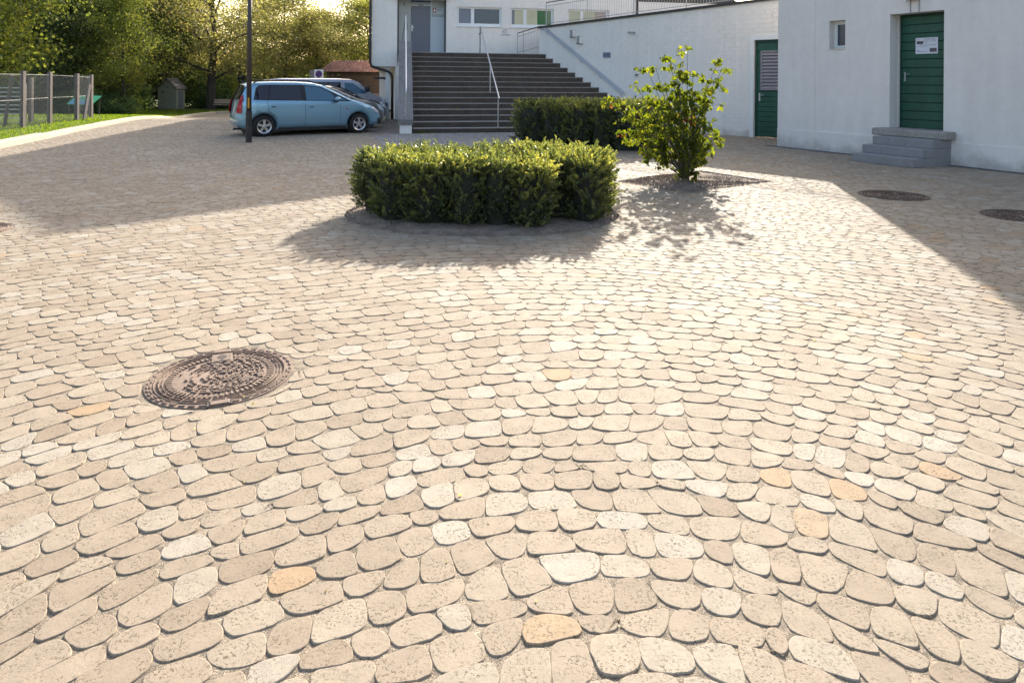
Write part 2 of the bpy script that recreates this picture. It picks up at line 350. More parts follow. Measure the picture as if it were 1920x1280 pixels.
# lawn strip left of the kerb
mb = MB(); rows = []
KL = KERB[:12]
for i in range(len(KL)):
    x, y = KL[i]; rows.append([(x - 0.28, y), (x - 1.5, y + 0.3), (x - 4, y + 0.8), (x - 9, y + 1.5), (x - 22, y + 2), (x - 60, y + 3)])
for r in rows: mb.v += [(x, y, gz(x, y) + 0.085) for x, y in r]
mb.f = [(j * 6 + i, (j + 1) * 6 + i, (j + 1) * 6 + i + 1, j * 6 + i + 1) for j in range(len(rows) - 1) for i in range(5)]
mb.build('lawn', M['lawn'], smooth=True, kind='structure')
mb = MB(); mb.v = [(-60, 44.0, -.41), (-17.0, 43.8, -.41), (-15.2, 44.9, -.41), (-12, 46, -.41), (-5, 46.8, -.41), (2, 60, -.41), (-60, 60, -.41)]
mb.f = [(0, 1, 2, 3, 4, 5, 6)]; mb.build('far_lawn', M['lawn'], kind='structure')
# kerb stones
kroot = thing('kerb', (0, 0, 0)); kroot['kind'] = 'structure'
seg = []
for (a, b) in zip(KERB[:-1], KERB[1:]):
    L_ = math.dist(a, b); nn = max(1, round(L_ / 1.0))
    for k in range(nn):
        p = (a[0] + (b[0] - a[0]) * k / nn, a[1] + (b[1] - a[1]) * k / nn); q = (a[0] + (b[0] - a[0]) * (k + 1) / nn, a[1] + (b[1] - a[1]) * (k + 1) / nn)
        seg.append((p, q))
for p, q in seg:
    L_ = math.dist(p, q) - 0.008; ang = math.atan2(q[1] - p[1], q[0] - p[0])
    hi = 0.15 if p[1] < 17.8 else (0.115 if p[1] < 27 else 0.13)
    w = 0.30
    mb = MB().box(0, L_, 0, w, -0.12, hi, 0.012)
    o = mb.build('kerb_stone', M['kerb'], kroot)
    o.location = (p[0], p[1], (gz(*p) + gz(*q)) / 2 + R.uniform(-.003, .003)); o.rotation_euler = (0, -(gz(*q) - gz(*p)) / L_, ang)

# ------------------------------------------------------------------ paving stones
MH = [(-1.56, 3.69, 0.375), (5.52, 9.86, 0.46), (6.27, 8.36, 0.44), (-5.68, 7.16, 0.375)]
HB = (-0.35, 8.36, 1.66, 1.30)      # oval bed of the front hedge
TB = [(1.70, 11.0), (2.55, 9.95), (4.25, 11.15), (3.45, 12.45)]   # planting square of the small tree
SETT = [(-4.05, 19.9), (-3.05, 16.4), (3.2, 17.75), (3.3, 22.0), (-3.0, 20.75), (-3.4, 20.5)]
SLAB = [(-5.15, 28.6), (-4.15, 19.95), (-3.42, 20.45), (-5.0, 28.65)]
H2 = [(0.10, 17.35), (2.85, 15.30), (4.0, 16.9), (1.2, 18.9)]
def blocked(x, y):
    for cx, cy, r in MH:
        if (x - cx) ** 2 + (y - cy) ** 2 < (r + 0.006) ** 2: return True
    if ((x - HB[0]) / (HB[2] + .004)) ** 2 + ((y - HB[1]) / (HB[3] + .004)) ** 2 < 1: return True
    if inside(x, y, TB) or inside(x, y, SETT) or inside(x, y, SLAB) or inside(x, y, H2): return True
    return False
def in_view(x, y):
    return y > 1.15 and -0.80 * y - 1.4 < x < 0.80 * y + 1.4
pts = []; quads = []
CX0, CY0 = 0.15, 0.30
def warp(x, y):      # gentle swirl so the courses wander
    return (x + 0.05 * math.sin(1.25 * y + 0.9 * x) + 0.16 * math.sin(.46 * y - .32 * x) + .020 * math.sin(4.1 * y - 3.0 * x),
            y + 0.05 * math.sin(1.5 * x + 1.1 * y + 2) + 0.16 * math.sin(.42 * x + .3 * y) + .020 * math.sin(3.9 * x + 3.3 * y))
def course(k, r, th):      # wavy line between two courses of stones
    q = r * th
    return r + .014 * math.sin(q * 10.3 + k * 2.4) + .0095 * math.sin(q * 17.0 + k * 4.3) + .009 * math.sin(q * 4.7 + k * 1.7) + .006 * math.sin(q * 2.3 + k * 2.9)
r = 0.55; row = 0
while r < 48.5:
    r2 = r + 0.118 + R.uniform(-.012, .014)
    th = -1.45 + R.uniform(0, .1); sa, sb = 0.0, 0.0
    while th < 1.45:
        wdt = R.choice((0.122, 0.13, 0.14, 0.15, 0.16, 0.18)) + R.uniform(-.008, .008)
        th2 = th + wdt / r; na, nb = R.uniform(-.030, .030) / r, R.uniform(-.030, .030) / r
        m = (th + th2) / 2; x = CX0 + math.sin(m) * r; y = CY0 + math.cos(m) * r
        if in_view(x, y):
            q = []
            for t_, rr_ in ((th + sa, course(row, r, th + sa)), (th2 + na, course(row, r, th2 + na)), (th2 + nb, course(row + 1, r2, th2 + nb)), (th + sb, course(row + 1, r2, th + sb))):
                q.append(warp(CX0 + math.sin(t_) * rr_, CY0 + math.cos(t_) * rr_))
            q = q[::-1]
            cx = sum(p[0] for p in q) / 4; cy = sum(p[1] for p in q) / 4
            if inside(cx, cy, PAVE) and not blocked(cx, cy): pts.append((cx, cy)); quads.append(q)
        th = th2; sa, sb = na, nb
    r = r2; row += 1
NPT = len(pts)
def clip(poly, nx, ny, d):
    out = []; n = len(poly); pv = [nx * x + ny * y - d for x, y in poly]
    for i in range(n):
        a = pv[i]; b = pv[i - 1]
        if (a <= 0) != (b <= 0):
            t = b / (b - a); p = poly[i - 1]; q = poly[i]; out.append((p[0] + (q[0] - p[0]) * t, p[1] + (q[1] - p[1]) * t))
        if a <= 0: out.append(poly[i])
    return out
def edge_clips(poly, x, y, loop, outside=True, g=0.006):
    best = None
    n = len(loop)
    for i in range(n):
        a = loop[i]; b = loop[(i + 1) % n]; ex, ey = b[0] - a[0], b[1] - a[1]; L2 = ex * ex + ey * ey
        t = max(0, min(1, ((x - a[0]) * ex + (y - a[1]) * ey) / L2)); px, py = a[0] + ex * t, a[1] + ey * t
        d = math.hypot(px - x, py - y)
        if d < 0.22 and d > 1e-6:
            nx, ny = (px - x) / d, (py - y) / d; poly = clip(poly, nx, ny, nx * px + ny * py - g)
            if len(poly) < 3: return poly
    return poly
def cell(i):
    x, y = pts[i]; q0 = quads[i]; poly = []
    for k in range(4):      # slightly bulging sides, pulled in by half a joint
        a, b = q0[k], q0[(k + 1) % 4]
        for (px, py), g in ((a, .0050), (((a[0] + b[0]) / 2, (a[1] + b[1]) / 2), -.0010)):
            dx, dy = x - px, y - py; d = math.hypot(dx, dy) or 1; poly.append((px + dx / d * g, py + dy / d * g))
    for cx, cy, r_ in MH:
        d = math.hypot(x - cx, y - cy)
        if d < r_ + 0.35: nx, ny = (cx - x) / d, (cy - y) / d; poly = clip(poly, nx, ny, nx * cx + ny * cy - r_ - 0.006)
    ex, ey = (x - HB[0]) / HB[2], (y - HB[1]) / HB[3]; e = math.hypot(ex, ey)
    if e < 1.25:
        px, py = HB[0] + ex / e * HB[2], HB[1] + ey / e * HB[3]; nx, ny = -ex / HB[2], -ey / HB[3]; q = math.hypot(nx, ny); nx /= q; ny /= q
        poly = clip(poly, nx, ny, nx * px + ny * py)
    for loop, near in ((TB, abs(x - 3) < 2 and abs(y - 11.2) < 2), (SETT, y > 15.8 and y < 22.5 and abs(x) < 5), (SLAB, y > 19 and x > -6 and x < -3), (H2, abs(x - 2) < 2.6 and abs(y - 17) < 2.4), (PAVE, x > 5 or x < -9 or y > 19)):
        if near and len(poly) > 2: poly = edge_clips(poly, x, y, loop)
    if len(poly) < 3: return None
    # drop tiny edges, remove slivers
    q = []
    for p in poly:
        if not q or math.dist(p, q[-1]) > 0.012: q.append(p)
    while len(q) > 3 and math.dist(q[0], q[-1]) < 0.012: q.pop()
    if len(q) < 3: return None
    ar = abs(sum(q[k - 1][0] * q[k][1] - q[k][0] * q[k - 1][1] for k in range(len(q)))) / 2
    if ar < 0.0028: return None
    return q, ar
def rounded(q, lvl, rr):
    o = []; n = len(q)
    for k in range(n):
        p, a, b = q[k], q[k - 1], q[(k + 1) % n]; da, db = math.dist(p, a), math.dist(p, b)
        cosang = ((a[0] - p[0]) * (b[0] - p[0]) + (a[1] - p[1]) * (b[1] - p[1])) / (da * db + 1e-9)
        if cosang < -.93: o.append(p); continue
        c = rr.uniform(.030, .056); ca, cb = min(c, da * .80), min(c * rr.uniform(.7, 1.3), db * .80)
        A = (p[0] + (a[0] - p[0]) * ca / da, p[1] + (a[1] - p[1]) * ca / da); B = (p[0] + (b[0] - p[0]) * cb / db, p[1] + (b[1] - p[1]) * cb / db)
        M_ = ((A[0] + B[0]) * .25 + p[0] * .5, (A[1] + B[1]) * .25 + p[1] * .5)
        if lvl > 1: o += [A, ((A[0] + M_[0]) / 2 + (p[0] - M_[0]) * .14, (A[1] + M_[1]) / 2 + (p[1] - M_[1]) * .14), M_, ((B[0] + M_[0]) / 2 + (p[0] - M_[0]) * .14, (B[1] + M_[1]) / 2 + (p[1] - M_[1]) * .14), B]
        else: o += [A, M_, B] if lvl == 1 else [A, B]
    return o
def stone_geo(q, x, y, Y, rr):
    lvl = 2 if Y < 6 else (1 if Y < 13 else 0)
    o = rounded(q, lvl, rr)
    if Y < 9: 
        o = [(px + rr.uniform(-.0015, .0015), py + rr.uniform(-.0015, .0015)) for px, py in o]
    n = len(o); cx = sum(p[0] for p in o) / n; cy = sum(p[1] for p in o) / n
    z0 = gz(cx, cy) + rr.gauss(0, 0.0009); tx, ty = rr.gauss(0, 0.006), rr.gauss(0, 0.006)
    rings = [(-0.0, -0.018), (0.0, -0.0034), (0.0012, -0.0010), (0.0036, 0.0)] if Y < 9 else [(0.0, -0.02), (0.0, -0.004), (0.006, 0.0)]
    vs = []
    for ins, h in rings:
        for px, py in o:
            dx, dy = cx - px, cy - py; d = math.hypot(dx, dy) or 1
            vx, vy = px + dx / d * ins, py + dy / d * ins
            vs.append((vx, vy, z0 + h + (vx - cx) * tx + (vy - cy) * ty))
    fs = []
    for k in range(len(rings) - 1):
        for j in range(n): a = k * n + j; b = k * n + (j + 1) % n; fs.append((a, b, b + n, a + n))
    m0 = (len(rings) - 1) * n
    fs.append(tuple(range(m0, m0 + n)))
    return vs, fs, n
def tone_of(x, y, rr):
    t = rr.betavariate(2.2, 2.2) * 0.82
    u = rr.random()
    if u < 0.15: t = rr.uniform(0.78, 0.92)
    elif u < 0.160 + (0.016 if x > .8 else 0): t = rr.uniform(0.965, 1.0)
    return t
cells = []
for i in range(NPT):
    c = cell(i)
    if c is None: continue
    x, y = pts[i]
    px = 960 + 1280 * x / y; py = 153 + 2048 / y
    vis = -10 < px < 1930 and py < 1300
    cells.append((c[1] * 1.0 / y ** 3 if vis else 0, i, c[0]))
cells.sort(key=lambda c: -c[0])
pav = thing('paving', (0, 0, 0)); pav['kind'] = 'structure'
SV = []; SF = []; ST = []; SS = []
sr = random.Random(5)
for rank, (w, i, q) in enumerate(cells):
    x, y = pts[i]; vs, fs, n = stone_geo(q, x, y, y, sr); t = tone_of(x, y, sr)
    if rank < 300:
        me = bpy.data.meshes.new('paving_stone'); me.from_pydata([(a - x, b - y, c) for a, b, c in vs], [], fs)
        at = me.attributes.new('tone', 'FLOAT', 'FACE'); at.data.foreach_set('value', [t] * len(fs))
        sm = [True] * (len(fs) - 1) + [False]; me.polygons.foreach_set('use_smooth', sm); me.materials.append(M['stone'])
        o = bpy.data.objects.new('paving_stone', me); COL.objects.link(o); o.parent = pav; o.location = (x, y, 0)
    else:
        b = len(SV); SV += vs; SF += [tuple(k + b for k in f) for f in fs]; ST += [t] * len(fs); SS += [y < 9] * (len(fs) - 1) + [False]
me = bpy.data.meshes.new('paving_stones_beyond'); me.from_pydata(SV, [], SF)
at = me.attributes.new('tone', 'FLOAT', 'FACE'); at.data.foreach_set('value', ST); me.polygons.foreach_set('use_smooth', SS)
me.materials.append(M['stone']); o = bpy.data.objects.new('paving_stones_beyond', me); COL.objects.link(o); o.parent = pav; o['kind'] = 'stuff'
print('stones', len(cells), 'verts', len(SV))

# grey setts in front of the stairs
SV = []; ST = []
ux, uy = 0.974, 0.225; vx_, vy_ = -0.16, 0.987
gq = []
for a in range(-14, 78):
    for b in range(-52, 20):
        cx = -3.0 + a * 0.098 * ux + b * 0.098 * vx_; cy = 20.8 + a * 0.098 * uy + b * 0.098 * vy_
        cx += 0.02 * math.sin(b * .6 + a * .15)
        if inside(cx, cy, SETT) and not inside(cx, cy, H2): gq.append((cx, cy))
for cx, cy in gq:
    h = 0.043; e = 0.010; z = R.gauss(0, .002); t = R.random(); ang = math.atan2(uy, ux) + R.uniform(-.08, .08); c, s = math.cos(ang), math.sin(ang)
    def Q(a, b, zz): return (cx + a * c - b * s, cy + a * s + b * c, zz)
    B = [Q(-h, -h, -.02), Q(h, -h, -.02), Q(h, h, -.02), Q(-h, h, -.02)]; C = [Q(-h, -h, z - .006), Q(h, -h, z - .006), Q(h, h, z - .006), Q(-h, h, z - .006)]
    D = [Q(-h + e, -h + e, z), Q(h - e, -h + e, z), Q(h - e, h - e, z), Q(-h + e, h - e, z)]
    for A1, A2 in ((B, C), (C, D)):
        for k in range(4): SV += [A1[k], A1[(k + 1) % 4], A2[(k + 1) % 4], A2[k]]; ST.append(t)
    SV += D; ST.append(t)
apron = thing('sett_apron', (0, 0, 0)); apron['kind'] = 'structure'
big_mesh('granite_setts', SV, 4, M['sett'], ST, apron, 'stuff')
# clay slab path between stair cheek and cars
pth = thing('slab_path', (0, 0, 0)); pth['kind'] = 'structure'
me = MB().box(-.145, .145, -.095, .095, -.02, 0, .004); base = None; cnt = 0
for a in range(-6, 6):
    for b in range(0, 46):
        cx = -4.0 + (a + 0.5 * (b % 2)) * 0.30 * ux + b * 0.2 * vx_ * 1.3; cy = 20.1 + (a + 0.5 * (b % 2)) * 0.30 * uy + b * 0.2 * vy_
        if inside(cx, cy, SLAB) and cnt < 290:
            if base is None: base = me.build('slab', M['slab'], pth); o = base
            else: o = base.copy(); COL.objects.link(o)
            o.location = (cx, cy, R.gauss(0, .002)); o.rotation_euler = (0, 0, math.atan2(uy, ux)); cnt += 1

# ------------------------------------------------------------------ manholes
def ring_seg(mb, r0, r1, a0, a1, z0, z1, n=3):
    for k in range(n):
        t0 = a0 + (a1 - a0) * k / n; t1 = a0 + (a1 - a0) * (k + 1) / n
        c0, s0, c1, s1 = math.cos(t0), math.sin(t0), math.cos(t1), math.sin(t1); e = 0.002
        A = [(r0 * c0, r0 * s0), (r1 * c0, r1 * s0), (r1 * c1, r1 * s1), (r0 * c1, r0 * s1)]
        T = [((r0 + e) * c0, (r0 + e) * s0), ((r1 - e) * c0, (r1 - e) * s0), ((r1 - e) * c1, (r1 - e) * s1), ((r0 + e) * c1, (r0 + e) * s1)]
        mb.add([(x, y, z0) for x, y in A] + [(x, y, z1) for x, y in T], [(4, 5, 6, 7), (0, 1, 5, 4), (1, 2, 6, 5), (2, 3, 7, 6), (3, 0, 4, 7)])
def disc(mb, r0, r1, z, n=64):
    for k in range(n):
        t0 = 2 * math.pi * k / n; t1 = 2 * math.pi * (k + 1) / n
        if r0 <= 0: mb.add([(0, 0, z), (r1 * math.cos(t0), r1 * math.sin(t0), z), (r1 * math.cos(t1), r1 * math.sin(t1), z)], [(0, 1, 2)])
        else: mb.add([(r0 * math.cos(t0), r0 * math.sin(t0), z), (r1 * math.cos(t0), r1 * math.sin(t0), z), (r1 * math.cos(t1), r1 * math.sin(t1), z), (r0 * math.cos(t1), r0 * math.sin(t1), z)], [(0, 1, 2, 3)])
def manhole(loc, rz, label, Rr=0.372, iron=M['iron'], detail=True):
    t = thing('manhole_cover', loc, rz, label, 'manhole cover')
    k = Rr / 0.372
    base = MB(); disc(base, 0, 0.374 * k, -0.006); base.build('groove', M['irondk'], t)
    fr = MB()
    ring_seg(fr, 0.318 * k, 0.372 * k, 0, 2 * math.pi, -0.02, 0.001, 64)
    for i in range(44):
        a = 2 * math.pi * i / 44
        ring_seg(fr, 0.350 * k, 0.360 * k, a + .02, a + .11, 0.0, 0.007, 1)
    ring_seg(fr, 0.322 * k, 0.329 * k, 0, 2 * math.pi, 0.0, 0.006, 64)
    for i in range(30):
        if i % 10 in (0, 1): continue
        a = 2 * math.pi * i / 30; ring_seg(fr, 0.335 * k, 0.345 * k, a, a + .13, 0.0, 0.006, 1)
    fr.build('frame', iron, t)
    cv = MB(); ring_seg(cv, 0.0, 0.308 * k, 0, 2 * math.pi, -0.02, 0.0, 64)
    for rr_, ww in ((0.300, .007), (0.284, .005)):
        for i in range(26): a = 2 * math.pi * i / 26; ring_seg(cv, rr_ * k, (rr_ + ww) * k, a, a + .20, -0.001, 0.007, 2)
    cv.build('cover', iron, t)
    tr = MB()
    for i in range(64):
        a = 2 * math.pi * i / 64
        ring_seg(tr, 0.238 * k, 0.272 * k, a, a + 0.045, -0.001, 0.008, 1)
    rr = random.Random(3)
    for rad, nseg in ((0.215, 9), (0.195, 14), (0.168, 11), (0.142, 9), (0.118, 9), (0.09, 7), (0.06, 5), (0.03, 3)):
        a = rr.uniform(0, 1)
        tot = a + 2 * math.pi
        while a < tot - .05:
            ln = rr.uniform(.10, .34) * 0.2 / rad * .62
            if rr.random() < .85 and not (2.2 < (a % (2 * math.pi)) < 3.6 and rad > .1 and rr.random() < .6):
                ring_seg(tr, (rad - .005) * k, (rad + .006) * k, a, a + ln, -0.001, 0.009, 2)
            a += ln + rr.uniform(.06, .16) * .2 / rad * .6
    for i in range(170):
        a = rr.uniform(-1.9, 1.9); rad = math.sqrt(rr.uniform(.0005, .05)); s = rr.uniform(.005, .009)
        x, y = rad * math.cos(a) * k, rad * math.sin(a) * k
        tr.box(x - s * rr.uniform(.6, 1.4), x + s, y - s, y + s, 0, 0.0085, .0015)
    o = tr.build('tread_pattern', iron, t); o['kind'] = 'stuff'
    pl = MB(); pl.box(-.055, .055, .175, .29, .001, .0105, .003); pl.build('inscription_plate', iron, t)
    arch = MB(); arch.prism([(.024 * math.cos(a), .245 + .024 * math.sin(a)) for a in lin(0, math.pi, 8)] + [(-.024, .222), (.024, .222)], .0108, .0118); arch.box(-.008, .008, .198, .212, .0108, .0118)
    arch.build('lifting_hole', M['irondk'], t)
    ins = MB()
    for xx_ in (-.036, -.024, -.012, 0, .012, .024, .036): ins.box(xx_ - .004, xx_ + .004, .180, .190, .0105, .0118)
    ins.build('raised_print', M['irondk'], t, kind='stuff')
    for sg in (1, -1):
        lg = MB(); lg.box(-.045, .045, sg * .340 - .022, sg * .340 + .022, .0, .009, .003); lg.build('hinge_lug', iron, t)
        for xs_ in (-.058, .048): MB().box(xs_, xs_ + .010, sg * .345 - .03, sg * .345 + .022, .0, .008).build('lug_joint', M['irondk'], t)
    return t
manhole((-1.56, 3.69, 0.0), math.radians(22), 'round cast iron manhole cover with raised tread in the sunlit stones, nearest the viewer')
for (x, y, r_), a, lab in ((MH[1], 1.1, 'dark round cover in the shaded paving nearer to the green door steps'),
                        (MH[2], 2.0, 'dark round cover in the shaded paving at the right edge of the picture')):
    t = thing('manhole_cover', (x, y, 0), a, lab, 'manhole cover', 'dark covers in the shade')
    b = MB(); ring_seg(b, r_ - .04, r_, 0, 2 * math.pi, -.02, .003, 48); b.build('frame', M['irond2'], t)
    b = MB(); disc(b, 0, r_ - .02, -.006, 40); b.build('groove', M['irondk'], t)
    b = MB(); rr = random.Random(9)
    for rad in lin(.04, r_ - .09, 8):
        a0 = 0
        while a0 < 6.2:
            ln = rr.uniform(.05, .11) / rad
            ring_seg(b, rad, rad + .034, a0, min(a0 + ln, 6.28), -.02, rr.uniform(-.004, .006), 2); a0 += ln + .018 / rad
    b.build('cover', M['irond2'], t)
t = manhole((MH[3][0], MH[3][1], 0), 0.5, 'round iron cover cut by the left edge of the picture')

# ------------------------------------------------------------------ walls with openings
def wall_front(mb, x0, x1, z0, z1, y, holes, depth, topz=None):
    xs = sorted(set([x0, x1] + [h[0] for h in holes] + [h[1] for h in holes])); zs = sorted(set([z0, z1] + [h[2] for h in holes] + [h[3] for h in holes]))
    for a, b in zip(xs[:-1], xs[1:]):
        for c, d in zip(zs[:-1], zs[1:]):
            mx, mz = (a + b) / 2, (c + d) / 2
            if any(h[0] < mx < h[1] and h[2] < mz < h[3] for h in holes): continue
            mb.quad((a, y, c), (b, y, c), (b, y, d), (a, y, d))
    for h in holes:
        a, b, c, d = h[:4]; e = y + depth
        mb.quad((a, y, c), (a, y, d), (a, e, d), (a, e, c)); mb.quad((b, y, c), (b, e, c), (b, e, d), (b, y, d))
        mb.quad((a, y, d), (b, y, d), (b, e, d), (a, e, d)); mb.quad((a, y, c), (a, e, c), (b, e, c), (b, y, c))

def plank_door(t, x0, x1, z0, z1, y, n, frame=0.05, green=M['green']):
    d = MB(); d.box(x0, x1, y + .03, y + .06, z0, z1); leaf = d.build('door', M['greendk'], t)
    f = MB(); f.box(x0, x0 + frame, y - .005, y + .03, z0, z1); f.box(x0 + frame, x1, y - .005, y + .03, z1 - .045, z1); f.build('door_frame', M['greendk'], leaf)
    h = (z1 - .045 - z0) / n; shared = None
    for k in range(n):
        if shared is None: shared = MB().box(x0 + frame + .003, x1 - .003, 0, .028, .007, h - .007, .006).build('plank', green, leaf); o = shared
        else: o = shared.copy(); COL.objects.link(o)
        o.location = (0, y + R.uniform(-.001, .002), z0 + k * h)
    return leaf
def handle(t, x, z, y, sgn=1, s=1.0):
    h = MB(); h.box(x - .018 * s, x + .018 * s, y - .010, y, z - .12 * s, z + .06 * s, .003)
    h.tube([(x, y - .01, z + .02), (x, y - .05, z + .02), (x + sgn * .12 * s, y - .05, z + .02)], .009 * s, 8)
    return h.build('handle', M['steel'], t)

# ---- white building on the right (tower block)
A1 = math.atan2(-0.8901, 0.4557)
b1 = thing('white_house', (6.80, 17.46, 0), A1, 'tall white rendered house on the right with a green plank door and stone steps', 'building')
holes = [(1.485, 1.91, 2.42, 3.08), (3.00, 4.15, 0.66, 3.11)]
mb = MB()
wall_front(mb, 1.10, 4.70, 0.45, 8.2, 0.022, [(h[0], h[1], h[2], h[3]) for h in holes], 0.44)
wall_front(mb, 0.0, 1.10, 0.45, 8.2, 0.0, [], 0); wall_front(mb, 4.70, 19, 0.43, 8.2, 0.0, [], 0); wall_front(mb, 0.0, 19, -0.05, 0.45, -0.012, [], 0)
mb.quad((1.1, 0, .45), (1.1, .022, .45), (1.1, .022, 8.2), (1.1, 0, 8.2)); mb.quad((4.7, 0, .45), (4.7, 0, 8.2), (4.7, .022, 8.2), (4.7, .022, .45))
mb.quad((0, -.012, .45), (19, -.012, .45), (19, .03, .45), (0, .03, .45))
mb.quad((0, -.012, -.05), (0, -.012, .45), (0, .5, .45), (0, .5, -.05))
mb.quad((0, 0, .45), (0, 0, 8.2), (0, 9, 8.2), (0, 9, .45)); mb.quad((0, .5, -.05), (0, .5, .45), (0, 9, .45), (0, 9, -.05)); mb.quad((0, 9, -.05), (19, 9, -.05), (19, 9, 8.2), (0, 9, 8.2)); mb.quad((19, 0, -.05), (19, 9, -.05), (19, 9, 8.2), (19, 0, 8.2))
mb.quad((0, 0, 8.2), (19, 0, 8.2), (19, 9, 8.2), (0, 9, 8.2))
mb.build('wall', M['renderb'], b1)
MB().box(-.08, 19.08, -.08, 9.08, 8.2, 8.32).build('roof_edge', M['roofdark'], b1)
# small window
wn = MB(); y = .20
wn.box(1.487, 1.908, y, y + .03, 2.42, 2.475); wn.box(1.487, 1.908, y, y + .03, 3.02, 3.078); wn.box(1.487, 1.535, y, y + .03, 2.475, 3.02); wn.box(1.86, 1.908, y, y + .03, 2.475, 3.02)
wn.box(1.535, 1.565, y + .008, y + .03, 2.475, 3.02); wn.box(1.565, 1.86, y + .008, y + .03, 2.475, 2.50); wn.box(1.565, 1.86, y + .008, y + .03, 2.995, 3.02)
win = wn.build('window', M['whitep'], b1); MB().box(1.565, 1.86, y + .016, y + .028, 2.50, 2.995).build('pane', M['glass'], win)
MB().box(1.475, 1.92, -.01, .20, 2.405, 2.42).build('window_sill', M['renderb'], win)
leaf = plank_door(b1, 3.0, 4.15, 0.66, 3.11, .36, 13)
handle(leaf, 3.13, 1.80, .36, 1, 1.1)
for z_ in (.95, 1.85, 2.85): MB().tube([(4.13, .345, z_), (4.13, .345, z_ + .11)], .012, 8).build('hinge', M['steel'], leaf)
MB().box(3.0, 3.012, .30, .36, .66, 3.1).build('door_stop', M['renderb'], b1)
# poster on the door
po = thing('poster', (6.80, 17.46, 0), A1, 'white printed notice with two small pictures fixed on the green plank door', 'poster')
yy = .352
MB().box(3.36, 3.835, yy - .004, yy + .003, 2.25, 2.59).build('sheet', M['paper'], po)
MB().box(3.385, 3.525, yy - .0055, yy - .0045, 2.455, 2.52).build('picture', M['photo1'], po)
MB().box(3.665, 3.81, yy - .0055, yy - .0045, 2.285, 2.365).build('picture', M['photo1'], po)
tx = MB()
for x0, x1, z in ((3.385, 3.44, 2.55), (3.54, 3.67, 2.565), (3.53, 3.67, 2.54), (3.68, 3.80, 2.56), (3.69, 3.80, 2.535), (3.70, 3.795, 2.515), (3.53, 3.64, 2.515), (3.54, 3.62, 2.49), (3.45, 3.66, 2.435), (3.47, 3.62, 2.41), (3.66, 3.80, 2.435), (3.39, 3.45, 2.41), (3.385, 3.455, 2.325), (3.385, 3.62, 2.30)):
    x = x0
    while x < x1:
        w_ = R.uniform(.006, .02); tx.box(x, min(x + w_, x1), yy - .0052, yy - .0042, z - .004, z + .004); x += w_ + .004
tx.build('print', M['grey'], po, kind='stuff')
# lamp above the door
lm = thing('wall_lamp', (6.80, 17.46, 0), A1, 'small grey lamp box with cables above the green plank door', 'lamp')
MB().box(3.43, 3.66, -.13, 0, 3.37, 3.52, .01).build('housing', M['plastic'], lm)
MB().tube([(3.40, -.09, 3.42), (3.40, -.09, 3.34)], .045, 12).build('lens', M['whitep'], lm)
for xx in (3.46, 3.645): MB().box(xx, xx + .012, -.012, 0, 3.11, 3.37).build('cable', M['grey'], lm)
# stone steps of the right house
st = thing('door_steps', (6.80, 17.46, 0), A1, 'grey granite steps with a worn pale top slab at the green plank door', 'steps')
for k in range(3):
    MB().box(3.02 + .02 * k, 4.33, -1.22 + .30 * k, -.013 if k == 2 else -1.22 + .30 * (k + 1) + .02, 0 if k == 0 else .17 * k - 0.0, .17 * (k + 1), .008).build('step', M['granite'], st)
MB().box(3.06, 4.325, -.90, -.013, .0, .168).build('core', M['granite'], st)
MB().box(3.06, 4.327, -.605, -.0135, .168, .338).build('core', M['granite'], st)
MB().box(2.86, 4.42, -.36, -.014, .512, .665, .018).build('top_slab', M['oldstone'], st)
MB().box(3.01, 4.14, -.02, .36, .60, .664).build('threshold', M['oldstone'], st)
# dark strip along the base of the right house
gs = thing('base_strip', (6.80, 17.46, 0), A1); gs['kind'] = 'structure'
MB().box(-.25, 3.0, -.22, -.014, -.02, .004).build('strip', M['gutter'], gs); MB().box(4.35, 16, -.22, -.014, -.02, .004).build('strip', M['gutter'], gs)

# ---- white painted brick retaining wall with green louvred door
A2 = math.atan2(-0.7289, 0.6847)
w2 = thing('retaining_wall', (1.37, 26.5, 0), A2, 'white painted brick wall of the terrace beside the stairs', 'wall')
def topz(x): return 3.69 + (x + .4) * (4.03 - 3.69) / 9.6
X1 = 11.2
DO = (8.45, 9.50, 0.0, 2.94)
mb = MB(); n = 24
for a, b in zip(lin(-.45, X1, n)[:-1], lin(-.45, X1, n)[1:]):
    pass
for a, b, lo in ((-.45, DO[0], -.1), (DO[0], DO[1], DO[3]), (DO[1], X1, -.1)):
    mb.quad((a, .006, lo), (b, .006, lo), (b, .006, topz(b)), (a, .006, topz(a))); mb.quad((a, .30, lo), (b, .30, lo), (b, .30, topz(b)), (a, .30, topz(a)))
mb.quad((-.45, .006, -.1), (-.45, .3, -.1), (-.45, .3, topz(-.45)), (-.45, .006, topz(-.45)))
for xx in (DO[0], DO[1]): mb.quad((xx, .006, -.1), (xx, .3, -.1), (xx, .3, DO[3]), (xx, .006, DO[3]))
mb.quad((DO[0], .006, DO[3]), (DO[1], .006, DO[3]), (DO[1], .3, DO[3]), (DO[0], .3, DO[3]))
mb.build('mortar', M['brick'], w2)
ch = .135; bricks = []
zc = 0; crs = 0
while zc < 4.0:
    x = -.45 - (.19 if crs % 2 else 0)
    while x < X1:
        xa, xb = max(x, -.45) + .003, min(x + .38, X1) - .003
        za, zb = zc + .003, zc + ch - .003
        for (c0, c1) in (((xa, min(xb, DO[0] - .07)), (max(xa, DO[1] + .07), xb)) if za < DO[3] + .05 and not (xb < DO[0] - .07 or xa > DO[1] + .07) else ((xa, xb),)):
            if c1 - c0 > .03:
                ztop = min(zb, topz((c0 + c1) / 2) - .003)
                if ztop - za > .02: bricks.append((c0, c1, za, ztop))
        x += .38
    zc += ch; crs += 1
